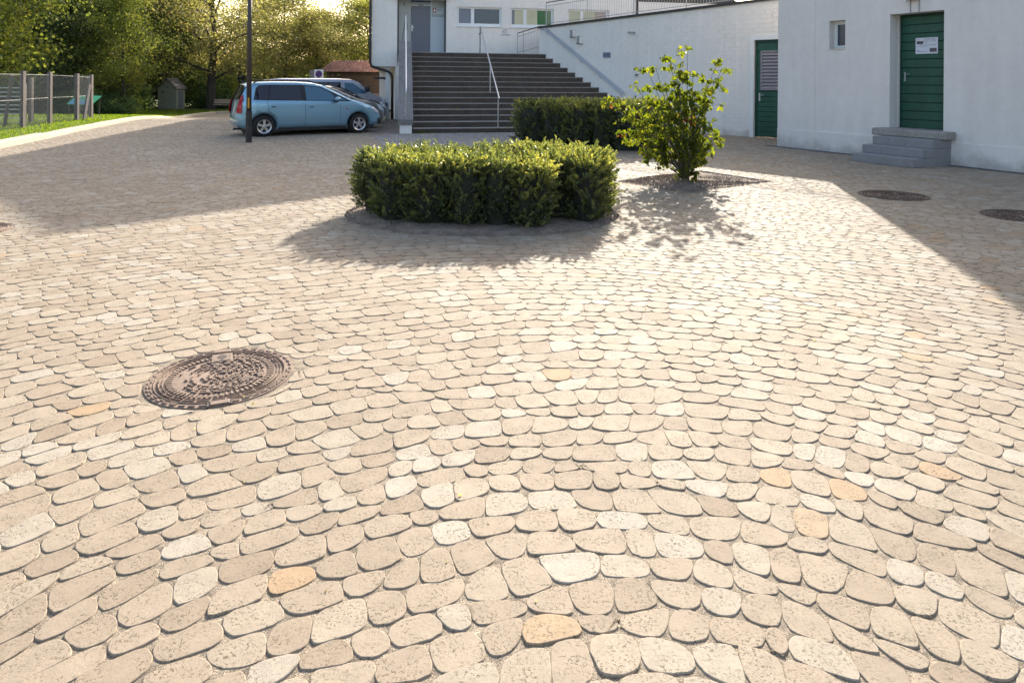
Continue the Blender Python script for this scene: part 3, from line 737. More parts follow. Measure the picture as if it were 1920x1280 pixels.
bricks.sort(key=lambda q: -(q[1] - q[0]) * (q[3] - q[2]) / (26.5 - .73 * q[0]) ** 2 * (0.3 if q[2] < 1.15 and q[0] < 4.6 else 1) * (0 if q[0] > 9.2 else 1))
stuffb = MB()
for i, (a, b, c, d) in enumerate(bricks):
    yo = -.001 + R.uniform(-.0015, .0012)
    if i < 300: MB().box(0, b - a, yo, .02, 0, d - c, .003).build('brick', M['brick'], w2).location = (a, 0, c)
    else: stuffb.box(a, b, yo, .02, c, d, .003)
stuffb.build('brickwork', M['brick'], w2, kind='stuff')
mb = MB(); mb.add([(-.5, -.07, topz(-.5)), (X1, -.07, topz(X1)), (X1, .42, topz(X1)), (-.5, .42, topz(-.5)), (-.5, -.07, topz(-.5) + .075), (X1, -.07, topz(X1) + .075), (X1, .42, topz(X1) + .075), (-.5, .42, topz(-.5) + .075)],
                 [(0, 3, 2, 1), (4, 5, 6, 7), (0, 1, 5, 4), (1, 2, 6, 5), (2, 3, 7, 6), (3, 0, 4, 7)])
mb.build('coping', M['roofdark'], w2)
# louvred green door in the wall
fr = MB(); fr.box(DO[0] - .06, DO[0] + .06, -.03, .12, 0, DO[3] + .06); fr.box(DO[0] + .06, DO[1] + .06, -.03, .12, DO[3] - .06, DO[3] + .06); fr.build('door_surround', M['whitep'], w2)
gd = MB(); gd.box(DO[0] + .06, DO[1], .10, .13, 0.02, DO[3] - .06); gd = gd.build('door', M['greendk'], w2)
gf = MB(); gf.box(DO[0] + .06, DO[0] + .13, .06, .10, .02, DO[3] - .06); gf.box(DO[0] + .13, DO[1], .06, .10, DO[3] - .14, DO[3] - .06); gf.build('door_frame', M['greendk'], gd)
hh = .148; x0, x1 = DO[0] + .133, DO[1]
for k in range(9): MB().box(x0, x1, .075, .10, 0, hh - .008, .006).build('plank', M['green'], gd).location = (0, 0, .03 + k * hh)
for k in range(3): MB().box(x0, x0 + .10, .075, .10, 0, .38, .004).build('plank', M['green'], gd).location = (0, 0, 1.37 + k * .39)
MB().box(x0, x1, .074, .10, 2.56, 2.79, .004).build('plank', M['green'], gd)
lf = MB(); lf.box(x0 + .10, x0 + .14, .05, .10, 1.40, 2.56); lf.box(x0 + .14, x1, .05, .10, 1.40, 1.44); lf.box(x0 + .14, x1, .05, .10, 2.52, 2.56); lf = lf.build('louvre_frame', M['louvre'], gd)
MB().box(x0 + .14, x1, .094, .099, 1.44, 2.52).build('louvre_back', M['black'], gd)
for k in range(11):
    z = 1.45 + k * .098; s = MB(); s.add([(x0 + .14, .045, z), (x1, .045, z), (x1, .092, z + .085), (x0 + .14, .092, z + .085), (x0 + .14, .050, z - .008), (x1, .050, z - .008), (x1, .097, z + .077), (x0 + .14, .097, z + .077)],
                                        [(0, 1, 2, 3), (4, 7, 6, 5), (0, 4, 5, 1), (1, 5, 6, 2), (2, 6, 7, 3), (3, 7, 4, 0)]); s.build('louvre_slat', M['louvre'], gd)
handle(gd, DO[0] + .20, 1.23, .075, 1, 1.3)
# wall lamps, plate, camera, box
for i, (x, z, lab) in enumerate(((1.33, 3.24, 'upper left of two narrow grey wall lamps above the stair handrail'), (1.67, 2.99, 'lower right of two narrow grey wall lamps above the stair handrail'))):
    q = thing('wall_lamp', (1.37, 26.5, 0), A2, lab, 'lamp', 'narrow wall lamps by the stairs')
    MB().box(x, x + .12, -.20, -.003, z, z + .29, .008).build('housing', M['plastic'], q); MB().box(x - .004, x + .122, -.21, -.19, z, z + .03).build('bottom_cap', M['black'], q)
    MB().box(x + .121, x + .127, -.19, -.01, z + .03, z + .27).build('lens', M['whitep'], q)
q = thing('wall_plate', (1.37, 26.5, 0), A2, 'small blue grey sign plate on the white brick wall right of the lamps', 'sign')
MB().box(2.77, 3.10, -.02, -.003, 2.47, 2.66).build('plate', M['grey'], q).data.materials[0] = mat('plate_blue', (0.16, 0.19, 0.27), 0.5)
MB().box(2.79, 3.07, -.024, -.0205, 2.555, 2.575).build('print', M['black'], q)
q = thing('security_camera', (1.37, 26.5, 0), A2, 'small white camera on a bracket high on the brick wall', 'camera')
MB().box(4.17, 4.25, -.04, -.003, 3.22, 3.34).build('bracket', M['whitep'], q); MB().tube([(4.20, -.04, 3.30), (4.05, -.26, 3.30)], .035, 10).build('body', M['plastic'], q)
MB().box(4.235, 4.25, -.012, -.003, 1.9, 3.22).build('cable', M['brick'], q)
q = thing('wall_socket', (1.37, 26.5, 0), A2, 'small dark outdoor socket on the white brick wall above the small tree', 'socket')
MB().tube([(4.27, -.06, 1.85), (4.27, -.003, 1.85)], .05, 12).build('cover', M['plastic'], q); MB().tube([(4.25, -.075, 1.85), (4.25, -.055, 1.85)], .03, 12).build('flap', M['black'], q)
# handrail on the wall
q = thing('handrail', (1.37, 26.5, 0), A2, 'steel handrail fixed to the white brick wall along the stairs', 'handrail', 'stair handrails')
p0, p1 = Vector((-.06, -.09, 3.60)), Vector((3.75, -.09, 1.165))
MB().tube([p0 + Vector((-.26, 0, .05)), p0, p1], .024, 8).build('rail', M['steel'], q)
MB().tube([p0 + Vector((0, .03, .085)), p1 + Vector((0, .03, .085))], .020, 8).build('upper_rail', M['steel'], q)
for f in (.02, .25, .48, .72, .97):
    p = p0.lerp(p1, f); MB().tube([p, p + Vector((0, 0, -.09)), p + Vector((0, .085, -.10))], .010, 6).build('bracket', M['steel'], q)

# ------------------------------------------------------------------ stairs
V2 = Vector
fo = Vector((-3.01, 20.81)); U = Vector((.974, .225)); Fd = Vector((-.16, .987))
wo_ = Vector((1.37, 26.5)); wd = Vector((.6847, -.7289))
def hit_wall(p):     # from p along U to the retaining wall
    den = U.x * wd.y - U.y * wd.x; d = wo_ - p; return (d.x * wd.y - d.y * wd.x) / den
sts = thing('stairs', (0, 0, 0), 0, 'wide dark concrete stairs leading up to the grey entrance door', 'stairs')
z = 0
for k in range(15):
    zt = .15 + .18 * k; a = fo + Fd * (.33 * k); b = a + Fd * .36; ta = hit_wall(a) - .02; tb = hit_wall(b) - .02
    A, B = a + U * ta, b + U * tb
    zl = zt - (.15 if k == 0 else .18)
    a2 = a + Fd * .022; A2_ = A + Fd * .022
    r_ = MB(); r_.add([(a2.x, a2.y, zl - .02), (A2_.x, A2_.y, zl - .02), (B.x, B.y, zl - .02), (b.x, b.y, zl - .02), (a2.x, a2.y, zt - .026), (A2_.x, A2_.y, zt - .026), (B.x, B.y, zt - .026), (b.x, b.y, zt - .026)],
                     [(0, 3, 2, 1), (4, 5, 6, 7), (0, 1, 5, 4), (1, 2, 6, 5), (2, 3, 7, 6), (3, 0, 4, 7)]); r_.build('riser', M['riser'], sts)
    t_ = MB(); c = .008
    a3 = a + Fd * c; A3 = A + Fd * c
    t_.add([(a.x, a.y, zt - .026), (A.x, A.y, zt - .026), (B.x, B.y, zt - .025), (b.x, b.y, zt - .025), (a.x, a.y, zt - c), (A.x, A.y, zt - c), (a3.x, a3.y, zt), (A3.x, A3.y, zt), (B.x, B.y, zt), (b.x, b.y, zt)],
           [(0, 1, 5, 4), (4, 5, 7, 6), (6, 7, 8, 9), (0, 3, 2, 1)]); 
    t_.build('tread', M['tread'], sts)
# landing
top = fo + Fd * (.33 * 14 + .34); ZL = .15 + .18 * 14
FO = Vector((.94, 29.5)); FU = Vector((.985, .174)); FN = Vector((-.174, .985))
l0 = top; l1 = top + U * (hit_wall(top) - .02); l2 = FO + FU * 1.4; l3 = FO + FU * -5.84; l3b = FO + FU * -5.84
mb = MB(); poly = [(l0.x, l0.y), (l1.x, l1.y), (1.05, 26.9), (l2.x, l2.y + .55), (l3.x - .08, l3.y + .6), (l3.x + .02, l3.y)]
mb.prism(poly, ZL - .25, ZL - .003); mb.build('landing', M['tread'], sts)
# left cheek wall with stone coping
AC = math.atan2(-Fd.x, Fd.y)
ck = thing('cheek_wall', (-3.385, 20.56, 0), AC, 'white side wall of the stairs with a sloping grey stone coping', 'wall')
sl_ = .545
prof = [(0, -.05), (8.1, -.05), (8.1, 2.90), (4.75, 2.90), (.12, .27), (0, .26)]
mb = MB(); mb.prism(prof, 0.01, .375, 'x'); mb.build('wall', M['render'], ck)
ps = [(-.03, .275, -.03, .42), (.16, .30, .16, .45)]
npc = 5
for i in range(npc):
    y0 = .10 + (4.65) * i / npc; y1 = .10 + 4.65 * (i + 1) / npc - .006
    z0 = .27 + (y0 - .10) * .566; z1 = .27 + (y1 - .10) * .566
    MB().prism([(y0, z0), (y1, z1), (y1, z1 + .16), (y0, z0 + .16)], -.035, .415, 'x').build('coping_stone', M['coping'], ck)
MB().prism([(-.04, .262), (.095, .262), (.095, .43), (-.04, .43)], -.035, .415, 'x').build('coping_stone', M['coping'], ck)
MB().prism([(4.76, 2.905), (4.98, 2.905), (4.98, 3.06), (4.76, 3.06)], -.035, .415, 'x').build('coping_stone', M['coping'], ck)
for z in (1.62, 1.95):
    q = MB(); q.tube([(.0, 2.9, z - .05), (-.02, 2.9, z - .05)], .06, 10); q.build('vent', M['plastic'], ck)
# left handrail standing on the cheek
q = thing('handrail', (-3.385, 20.56, 0), AC, 'pale steel handrail standing on the left cheek of the stairs', 'handrail', 'stair handrails')
hp0 = Vector((.20, .25, 1.34)); hp1 = Vector((.20, 4.75, 3.99))
MB().tube([hp1 + Vector((0, .05, 0)), hp1, hp0, hp0 + Vector((0, -.02, -.10))], .028, 8).build('rail', M['steel'], q)
MB().tube([hp0 + Vector((0, .02, -.02)), (.20, .27, .48)], .021, 8).build('post', M['steel'], q)
MB().tube([hp1, (.20, 4.80, 3.05)], .021, 8).build('post', M['steel'], q)
MB().tube([hp1 + Vector((0, 0, -.04)), (.10, 6.6, 3.45), (.10, 6.6, 2.7)], .014, 6).build('rear_rail', M['darkrail'], q)
# centre handrail
q = thing('handrail', (0, 0, 0), 0, 'steel handrail standing alone in the middle of the stairs', 'handrail', 'stair handrails')
m0 = Vector((-.43, 21.55, 1.17)); m1 = Vector((-1.22, 26.15, 3.68))
e = (m0 - m1).normalized()
MB().tube([m1 + Vector((-.02, .10, -.02)), m1, m0, m0 + e * .22, m0 + e * .23 + Vector((-.03, .06, -.05))], .024, 8).build('rail', M['steel'], q)
MB().tube([m0, (m0.x, m0.y, .14)], .020, 8).build('post', M['steel'], q)
mm = m1.lerp(m0, .60); MB().tube([mm, (mm.x, mm.y, mm.z - .98)], .020, 8).build('post', M['steel'], q)
MB().tube([m1 + Vector((-.02, .10, 0)), (m1.x - .02, m1.y + .10, ZL - .02)], .018, 8).build('post', M['darkrail'], q)
ml = m1.lerp(m0, .09); MB().tube([ml, ml + Vector((-.12, .15, -.06)), (m1.x - .02, m1.y + .10, ml.z - .1)], .010, 6).build('brace', M['darkrail'], q)

# ------------------------------------------------------------------ main building behind the stairs
AF = math.atan2(.174, .985)
bm = thing('main_building', (.94, 29.5, 0), AF, 'pale rendered building behind the stairs with the grey entrance door', 'building')
wins = [(-3.32, -1.42, 3.93, 4.75), (-1.04, .86, 3.93, 4.75), (1.50, 3.36, 3.93, 4.76)]
ENT = (-5.84, -3.79, ZL - .06, 5.02)
mb = MB()
wall_front(mb, -5.84, 9.4, ZL - .06, 5.5, 0, wins, .20)
mb2 = MB()
# cut the entrance: rebuild without that area
mb = MB(); wall_front(mb, -3.79, 9.4, ZL - .06, 5.02, 0, wins, .20); wall_front(mb, -6.87, -5.84, 2.19, 5.02, 0, [], 0)
mb.quad((-6.87, 0, 5.02), (9.4, 0, 5.02), (9.4, 0, 5.2), (-6.87, 0, 7.5)); mb.add([(-6.87, 0, 7.5), (9.4, 0, 5.2), (0, 0, 10.35)], [(0, 1, 2)])
# sides, back, under side
dp = 19.0
mb.quad((-6.87, 0, 2.19), (-6.87, 0, 7.5), (-6.87, dp, 7.5), (-6.87, dp, 2.19)); mb.quad((9.4, 0, 0), (9.4, dp, 0), (9.4, dp, 5.2), (9.4, 0, 5.2))
mb.quad((-6.87, dp, -.5), (9.4, dp, -.5), (9.4, dp, 5.2), (-6.87, dp, 7.5)); mb.add([(-6.87, dp, 7.5), (9.4, dp, 5.2), (0, dp, 10.35)], [(0, 1, 2)])
mb.quad((-6.87, 0, 2.19), (-6.87, dp, 2.19), (-5.9, dp, 2.19), (-5.9, 0, 2.19))
mb.quad((-5.9, .05, -.6), (-5.9, dp, -.6), (-5.9, dp, 2.19), (-5.9, .05, 2.19))
mb.quad((-5.9, .05, -.6), (9.4, .05, -.6), (9.4, .05, ZL - .06), (-5.9, .05, ZL - .06))
# entrance recess sides/top
mb.quad((-5.84, 0, ZL - .06), (-5.84, 0, 5.02), (-5.84, .6, 5.02), (-5.84, .6, ZL - .06)); mb.quad((-3.79, 0, ZL - .06), (-3.79, .6, ZL - .06), (-3.79, .6, 5.02), (-3.79, 0, 5.02))
mb.quad((-5.84, 0, 5.02), (-3.79, 0, 5.02), (-3.79, .6, 5.02), (-5.84, .6, 5.02))
mb.build('wall', M['render'], bm)
rf = MB()
for (xa, za), (xb, zb) in (((-6.95, 7.45), (0, 10.38)), ((0, 10.38), (9.5, 5.15))):
    rf.add([(xa, -.02, za), (xb, -.02, zb), (xb, dp + .3, zb), (xa, dp + .3, za), (xa, -.02, za + .12), (xb, -.02, zb + .12), (xb, dp + .3, zb + .12), (xa, dp + .3, za + .12)],
           [(0, 3, 2, 1), (4, 5, 6, 7), (0, 1, 5, 4), (1, 2, 6, 5), (2, 3, 7, 6), (3, 0, 4, 7)])
rf.build('roof', M['roofdark'], bm)
MB().box(-5.99, -3.72, -.25, .6, 5.03, 5.10).build('canopy', M['roofdark'], bm)
# entrance: panels, door
ye = .5
et = MB().box(-5.25, -4.43, ye, ye + .04, ZL, 4.78).build('door', M['metaldoor'], bm)
for k in range(20): MB().box(0, .026, ye - .012, ye, ZL + .02, 4.76).build('rib', M['metaldoor'], et).location = (-5.235 + k * .0405, 0, 0)
MB().box(-5.25, -4.43, ye - .02, ye, 4.785, 4.86).build('transom', M['panel'], et); MB().box(-4.95, -4.74, ye - .024, ye - .0205, 4.805, 4.84).build('closer', M['black'], et)
MB().box(-5.25, -4.43, ye, ye + .03, 4.86, 5.018).build('fanlight', M['glass'], et)
hd = MB(); hd.box(-5.235, -5.185, ye - .03, ye - .013, 3.70, 3.97, .004); hd.tube([(-5.21, ye - .03, 3.87), (-5.21, ye - .08, 3.87), (-5.13, ye - .08, 3.85)], .016, 8); hd.build('handle', M['whitep'], et)
MB().box(-5.84, -5.26, ye + .004, ye + .04, ZL, 5.018).build('side_panel', M['panel'], bm)
MB().box(-4.36, -3.79, ye + .004, ye + .04, 4.37, 5.018).build('side_panel', M['panel'], bm); MB().box(-4.36, -3.79, ye + .004, ye + .04, ZL, 4.355).build('side_panel', M['panelb'], bm)
MB().box(-4.43, -4.365, ye - .02, ye + .02, ZL, 5.018).build('door_post', M['panelb'], bm); MB().box(-5.80, -5.765, ye - .02, ye, ZL, 5.018).build('door_post', M['darkrail'], bm); MB().box(-3.84, -3.79, ye - .25, ye, ZL, 5.018).build('door_post', M['darkrail'], bm)
text('6', .20, M['black'], bm, (-5.545, ye - .002, 4.79), name='house_number')
sg = MB().box(-4.33, -3.86, ye - .012, ye + .002, 4.46, 4.70).build('name_sign', M['panelb'], bm)
MB().box(-4.33, -4.19, ye - .016, ye - .0125, 4.52, 4.70).build('emblem', M['red'], sg)
cr_ = MB(); cr_.box(-4.28, -4.24, ye - .019, ye - .0165, 4.545, 4.675); cr_.box(-4.312, -4.208, ye - .0192, ye - .0167, 4.592, 4.628); cr_.build('cross', M['whitep'], sg)
for z in (4.64, 4.58): MB().box(-4.15, -3.95, ye - .015, ye - .0125, z, z + .018).build('print', M['grey'], sg)
q = MB().box(-5.49, -5.40, ye - .04, ye + .003, 3.76, 4.02, .005).build('doorbell_panel', M['plastic'], bm)
# windows
for wi, (a, b, c, d) in enumerate(wins):
    y = .10; f = MB(); f.box(a, b, y, y + .06, c, c + .13); f.box(a, b, y, y + .06, d - .07, d)
    f.box(a, a + .07, y, y + .06, c + .13, d - .07); f.box(b - .09, b, y, y + .06, c + .13, d - .07); mx = a + .58; f.box(mx, mx + .14, y, y + .06, c + .13, d - .07)
    w_ = f.build('window', M['whitep'], bm)
    z0, z1 = c + .13, d - .07
    if wi == 0:
        MB().box(a + .07, mx, y + .03, y + .04, z0, z1).build('pane', M['blind'], w_)
        MB().box(mx + .14, b - .09, y + .03, y + .04, z0, z1).build('pane', M['glass'], w_)
    elif wi == 1:
        MB().box(a + .20, mx, y + .03, y + .04, z0, z1).build('pane', M['curtain'], w_); MB().box(a + .07, a + .20, y + .03, y + .04, z0, z1).build('pane', M['blind'], w_)
        MB().box(mx + .14, a + 1.20, y + .03, y + .04, z0, z1).build('pane', M['curtain'], w_); MB().box(a + 1.20, b - .09, y + .03, y + .04, z0, z1).build('pane', M['reflpane'], w_)
    else:
        MB().box(a + .07, mx, y + .03, y + .04, z0, z1).build('pane', M['curtain'], w_); MB().box(mx + .14, a + 1.25, y + .03, y + .04, z0, z1).build('pane', M['curtain'], w_); MB().box(a + 1.25, b - .09, y + .03, y + .04, z0, z1).build('pane', M['glass'], w_)
    MB().box(a - .04, b + .04, -.06, y, c - .035, c - .002).build('window_sill', M['whitep'], w_)
text('ISCI', .135, M['grey'], bm, (-1.30, -.004, 3.68), name='lettering'); text('OMMO', .125, M['grey'], bm, (-1.26, -.004, 3.55), name='lettering')
ar = MB(); ar.tube([(-1.38 + .02, -.006, 3.80), (-1.30, -.006, 3.83), (-1.20, -.006, 3.80)], .010, 6); ar.build('emblem', M['grey'], bm)
# dark slatted opening and upright at the right of the facade
MB().box(4.60, 4.70, -.05, -.002, 3.0, 5.6).build('corner_strip', M['black'], bm)
MB().box(4.72, 9.3, -.03, -.002, 5.18, 5.45).build('dark_band', M['roofdark'], bm)
# downpipe on the left corner
dpz = thing('downpipe', (.94, 29.5, 0), AF, 'dark rain downpipe bending under the overhang left of the stairs', 'downpipe')
MB().tube([(-6.93, -.10, 7.4), (-6.93, -.10, 2.33), (-6.86, -.10, 2.17), (-6.2, -.10, 1.98), (-6.06, -.10, 1.85), (-6.02, -.10, 1.70), (-6.02, -.10, 0)], .055, 10).build('pipe', M['black'], dpz, smooth=True)
for z in (6, 4.6, 3.1): MB().tube([(-6.93, -.10, z), (-6.93, -.10, z + .05)], .066, 10).build('clamp', M['black'], dpz)
dp2 = thing('downpipe', (.94, 29.5, 0), AF, 'thin dark pipe curving down under the overhang behind the thick downpipe', 'downpipe')
MB().tube([(-6.85, 2.2, 1.72), (-6.35, 2.2, 1.70), (-6.22, 2.2, 1.6), (-6.20, 2.2, -.2)], .045, 8).build('pipe', M['black'], dp2, smooth=True)
cl = thing('pillar', (.94, 29.5, 0), AF, 'slim white pillar beside the dark downpipe under the overhang', 'pillar')
MB().box(-6.30, -6.14, .35, .52, -.05, 2.19).build('shaft', M['whitep'], cl)

# terrace floor and railings
tf = MB(); tp = [(1.37 + .6847 * a + .7289 * .3, 26.5 - .7289 * a + .6847 * .3) for a in (-.4, 11)]
tf.prism([tp[0], tp[1], (14.5, 24.0), (10.0, 31.0), (1.9, 29.6)], 3.3, 3.66); tfo = tf.build('terrace', M['tread']); tag(tfo, kind='structure')
def railing(label, org, ang, pts_, zf, h, step, posts, m=M['rail'], top_gap=.12):
    """posts: positions along local x"""
    q = thing('railing', org, ang, label, 'railing', 'metal railings of the terrace')
    x0, x1 = pts_
    def seg(h_, r_, nm): MB().tube([(x0, 0, zf(x0) + h_), (x1, 0, zf(x1) + h_)], r_, 6).build(nm, m if nm != 'top_rail' else M['darkrail'], q)
    seg(h, .020, 'top_rail'); seg(h - top_gap * 1.1, .012, 'mid_rail'); seg(.10, .013, 'bottom_rail')
    for x in posts: MB().tube([(x, 0, zf(x)), (x, 0, zf(x) + h)], .020, 6).build('post', m, q)
    x = x0 + step; base = None
    while x < x1 - .02:
        if base is None: base = MB().tube([(0, 0, .10), (0, 0, h - top_gap * 1.1)], .0065, 4, cap=False).build('bar', m, q); o = base
        else: o = base.copy(); COL.objects.link(o)
        o.location = (x, 0, zf(x)); x += step
    return q
tz = lambda x: topz(x) + .075
railing('long barred railing on top of the white brick wall', (1.37 + .7289 * .12, 26.5 + .6847 * .12, 0), A2, (-.20, 10.9), tz, .92, .105, (-.2, 1.9, 4.0, 6.1, 8.2, 10.3))
ra = Vector((.22, 28.2)); rb = Vector((1.12, 26.85)); an = math.atan2(rb.y - ra.y, rb.x - ra.x)
railing('short barred railing on the landing at the head of the stairs', (ra.x, ra.y, 0), an, (0, (rb - ra).length), lambda x: ZL + .02 + x * .12, .90, .11, (0, .42))
MB_ = None

# ------------------------------------------------------------------ vehicles
def vehicle(name, loc, ang, label, cat, O, wheels, wr, W2_, zshoulder, topw, paint, glass_polys, wind, seams=(), extra=None, glassm=M['carglass'], group=None, rim=True):
    """O: side outline (x,z) clockwise from rear bottom; local x forward, y across (0 = right side), z up"""
    t = thing(name, loc, ang, label, cat, group)
    Lmin = min(p[0] for p in O); Lmax = max(p[0] for p in O); cx = (Lmin + Lmax) / 2; hl = (Lmax - Lmin) / 2
    # outline with wheel arches
    def wid(x, z):
        w = W2_
        if z > zshoulder: w -= (z - zshoulder) * topw
        w -= max(0, .45 - z) * .10 + abs(z - .62) * .03
        u = abs(x - cx) / hl
        if u > .62: w -= W2_ * .42 * ((u - .62) / .38) ** 2.4
        return w
    out = []
    for i in range(len(O)):
        a, b = O[i], O[(i + 1) % len(O)]; n = max(1, int(math.dist(a, b) / .07))
        for k in range(n): out.append((a[0] + (b[0] - a[0]) * k / n, a[1] + (b[1] - a[1]) * k / n))
    # arches: cut bottom edge
    def arch(out, wx, wz, r_):
        res = []; done = False
        for p in out:
            if math.dist(p, (wx, wz)) < r_ or (abs(p[0] - wx) < r_ * .98 and p[1] < wz):
                if not done:
                    done = True
                    for a in lin(-.28, math.pi + .28, 16): res.append((wx + r_ * math.cos(a), wz + r_ * math.sin(a)))
            else: res.append(p)
        return res
    for (wx, wz) in wheels: out = arch(out, wx, wz, wr * 1.17)
    pts2 = [Vector(p) for p in out]; n = len(pts2); edges = [(i, (i + 1) % n) for i in range(n)]
    def dist_out(x, z):
        d = 9
        for i in range(n):
            a, b = pts2[i], pts2[(i + 1) % n]; e = b - a; tt = max(0, min(1, ((x - a.x) * e.x + (z - a.y) * e.y) / max(1e-9, e.length_squared)))
            q = math.hypot(a.x + e.x * tt - x, a.y + e.y * tt - z)
            if q < d: d = q
        return d
    inner = []
    x = Lmin + .04
    while x < Lmax:
        z = .1
        while z < 2.2:
            if inside(x, z, out) and dist_out(x, z) > .022: inner.append(Vector((x, z)))
            z += .065
        x += .075
    vs, es, fs, *_ = delaunay_2d_cdt(pts2 + inner, edges, [], 1, 1e-5)
    rr = .055
    Y = []
    for v in vs:
        d = dist_out(v.x, v.y) if True else 0
        w = wid(v.x, v.y)
        if d < rr: w -= rr * (1 - math.sqrt(max(0, 1 - (1 - d / rr) ** 2)))
        Y.append(w)
    mb = MB(); nv = len(vs)
    mb.v = [(v.x, -Y[i], v.y) for i, v in enumerate(vs)] + [(v.x, Y[i], v.y) for i, v in enumerate(vs)]
    mb.f = [tuple(f) for f in fs] + [tuple(i + nv for i in f)[::-1] for f in fs]
    # across strips
    NB = 6; rings = []
    for s in range(1, NB):
        k = -1 + 2 * s / NB; b = len(mb.v); rings.append(b)
        for i in range(n):
            v = vs[i]; crown = .03 * (1 - k * k)
            top_ = v.y > zshoulder; front = v.x > cx + hl * .8; rear = v.x < cx - hl * .8
            mb.v.append((v.x + (crown * 2.2 if front else (-crown * 1.2 if rear else 0)), Y[i] * k, v.y + (crown if top_ and not front and not rear else 0)))
    allr = [[i for i in range(n)]] + [[b + i for i in range(n)] for b in rings] + [[nv + i for i in range(n)]]
    for A_, B_ in zip(allr[:-1], allr[1:]):
        for i in range(n): j = (i + 1) % n; mb.f.append((A_[i], B_[i], B_[j], A_[j]))
    body = mb.build('body', paint, t, smooth=True); fix_normals(body)
    md = body.modifiers.new('es', 'EDGE_SPLIT'); md.split_angle = math.radians(50)
    # glass on the sides
    def side_patch(nm, poly, off, m, par, both=True, sides=(-1, 1)):
        P2 = []
        for i in range(len(poly)):
            a, b = poly[i], poly[(i + 1) % len(poly)]; nn = max(1, int(math.dist(a, b) / .06))
            for k in range(nn): P2.append(Vector((a[0] + (b[0] - a[0]) * k / nn, a[1] + (b[1] - a[1]) * k / nn)))
        k = len(P2); P3 = list(P2); lp2 = [tuple(p) for p in P2]
        x = min(p.x for p in P2) + .03
        while x < max(p.x for p in P2):
            z = min(p.y for p in P2) + .03
            while z < max(p.y for p in P2):
                if inside(x, z, lp2) and min((Vector((x, z)) - p).length for p in P2) > .025: P3.append(Vector((x, z)))
                z += .07
            x += .07
        vv, _e, ff, *_r = delaunay_2d_cdt(P3, [(i, (i + 1) % k) for i in range(k)], [], 1, 1e-5)
        def rnd(px, pz):
            d = dist_out(px, pz); return rr * (1 - math.sqrt(max(0, 1 - (1 - d / rr) ** 2))) if d < rr else 0
        for sd in sides:
            mb = MB(); nn = len(vv)
            mb.v = [(p.x, sd * (wid(p.x, p.y) - rnd(p.x, p.y) + off), p.y) for p in vv] + [(p.x, sd * (wid(p.x, p.y) - .04), p.y) for p in vv[:k]]
            mb.f = [tuple(f) if sd < 0 else tuple(f)[::-1] for f in ff] + [(i, (i + 1) % k, nn + (i + 1) % k, nn + i) for i in range(k)]
            q = mb.build(nm, m, par, smooth=False)
        return q
    # black window surround, then the panes
    for poly, mm in glass_polys: side_patch('side_window', poly, .011 if mm is not M['rubber'] else .006, mm, t)
    # windscreen / rear screen across
    for (xa, za, xb, zb, nm) in wind:
        mb = MB(); K = 8
        nx_, nz_ = (zb - za), -(xb - xa); q = math.hypot(nx_, nz_); nx_, nz_ = nx_ / q, nz_ / q
        if nz_ < 0: nx_, nz_ = -nx_, -nz_
        for (px, pz) in ((xa, za), (xb, zb)):
            for k in range(K + 1):
                s = -1 + 2 * k / K; w = wid(px, pz) * .90; crown = .03 * (1 - s * s) + .012
                mb.v.append((px + nx_ * crown, s * w, pz + nz_ * crown))
        mb.f = [(k, k + 1, K + 2 + k, K + 1 + k) for k in range(K)]
        mb.build(nm, glassm, t, smooth=True)
    for (xa, za, xb, zb) in seams:
        mb = MB(); P = lin(0, 1, 6); w_ = .004
        dx, dz = xb - xa, zb - za; q = math.hypot(dx, dz); nx_, nz_ = -dz / q * w_, dx / q * w_
        for sd in (-1, 1):
            b = len(mb.v)
            for u in P:
                px, pz = xa + dx * u, za + dz * u
                for sg_ in (-1, 1): mb.v.append((px + sg_ * nx_, sd * (wid(px, pz) + .0015), pz + sg_ * nz_))
            for k in range(6): mb.f.append((b + 2 * k, b + 2 * k + 1, b + 2 * k + 3, b + 2 * k + 2))
        mb.build('door_seam', M['black'], t)
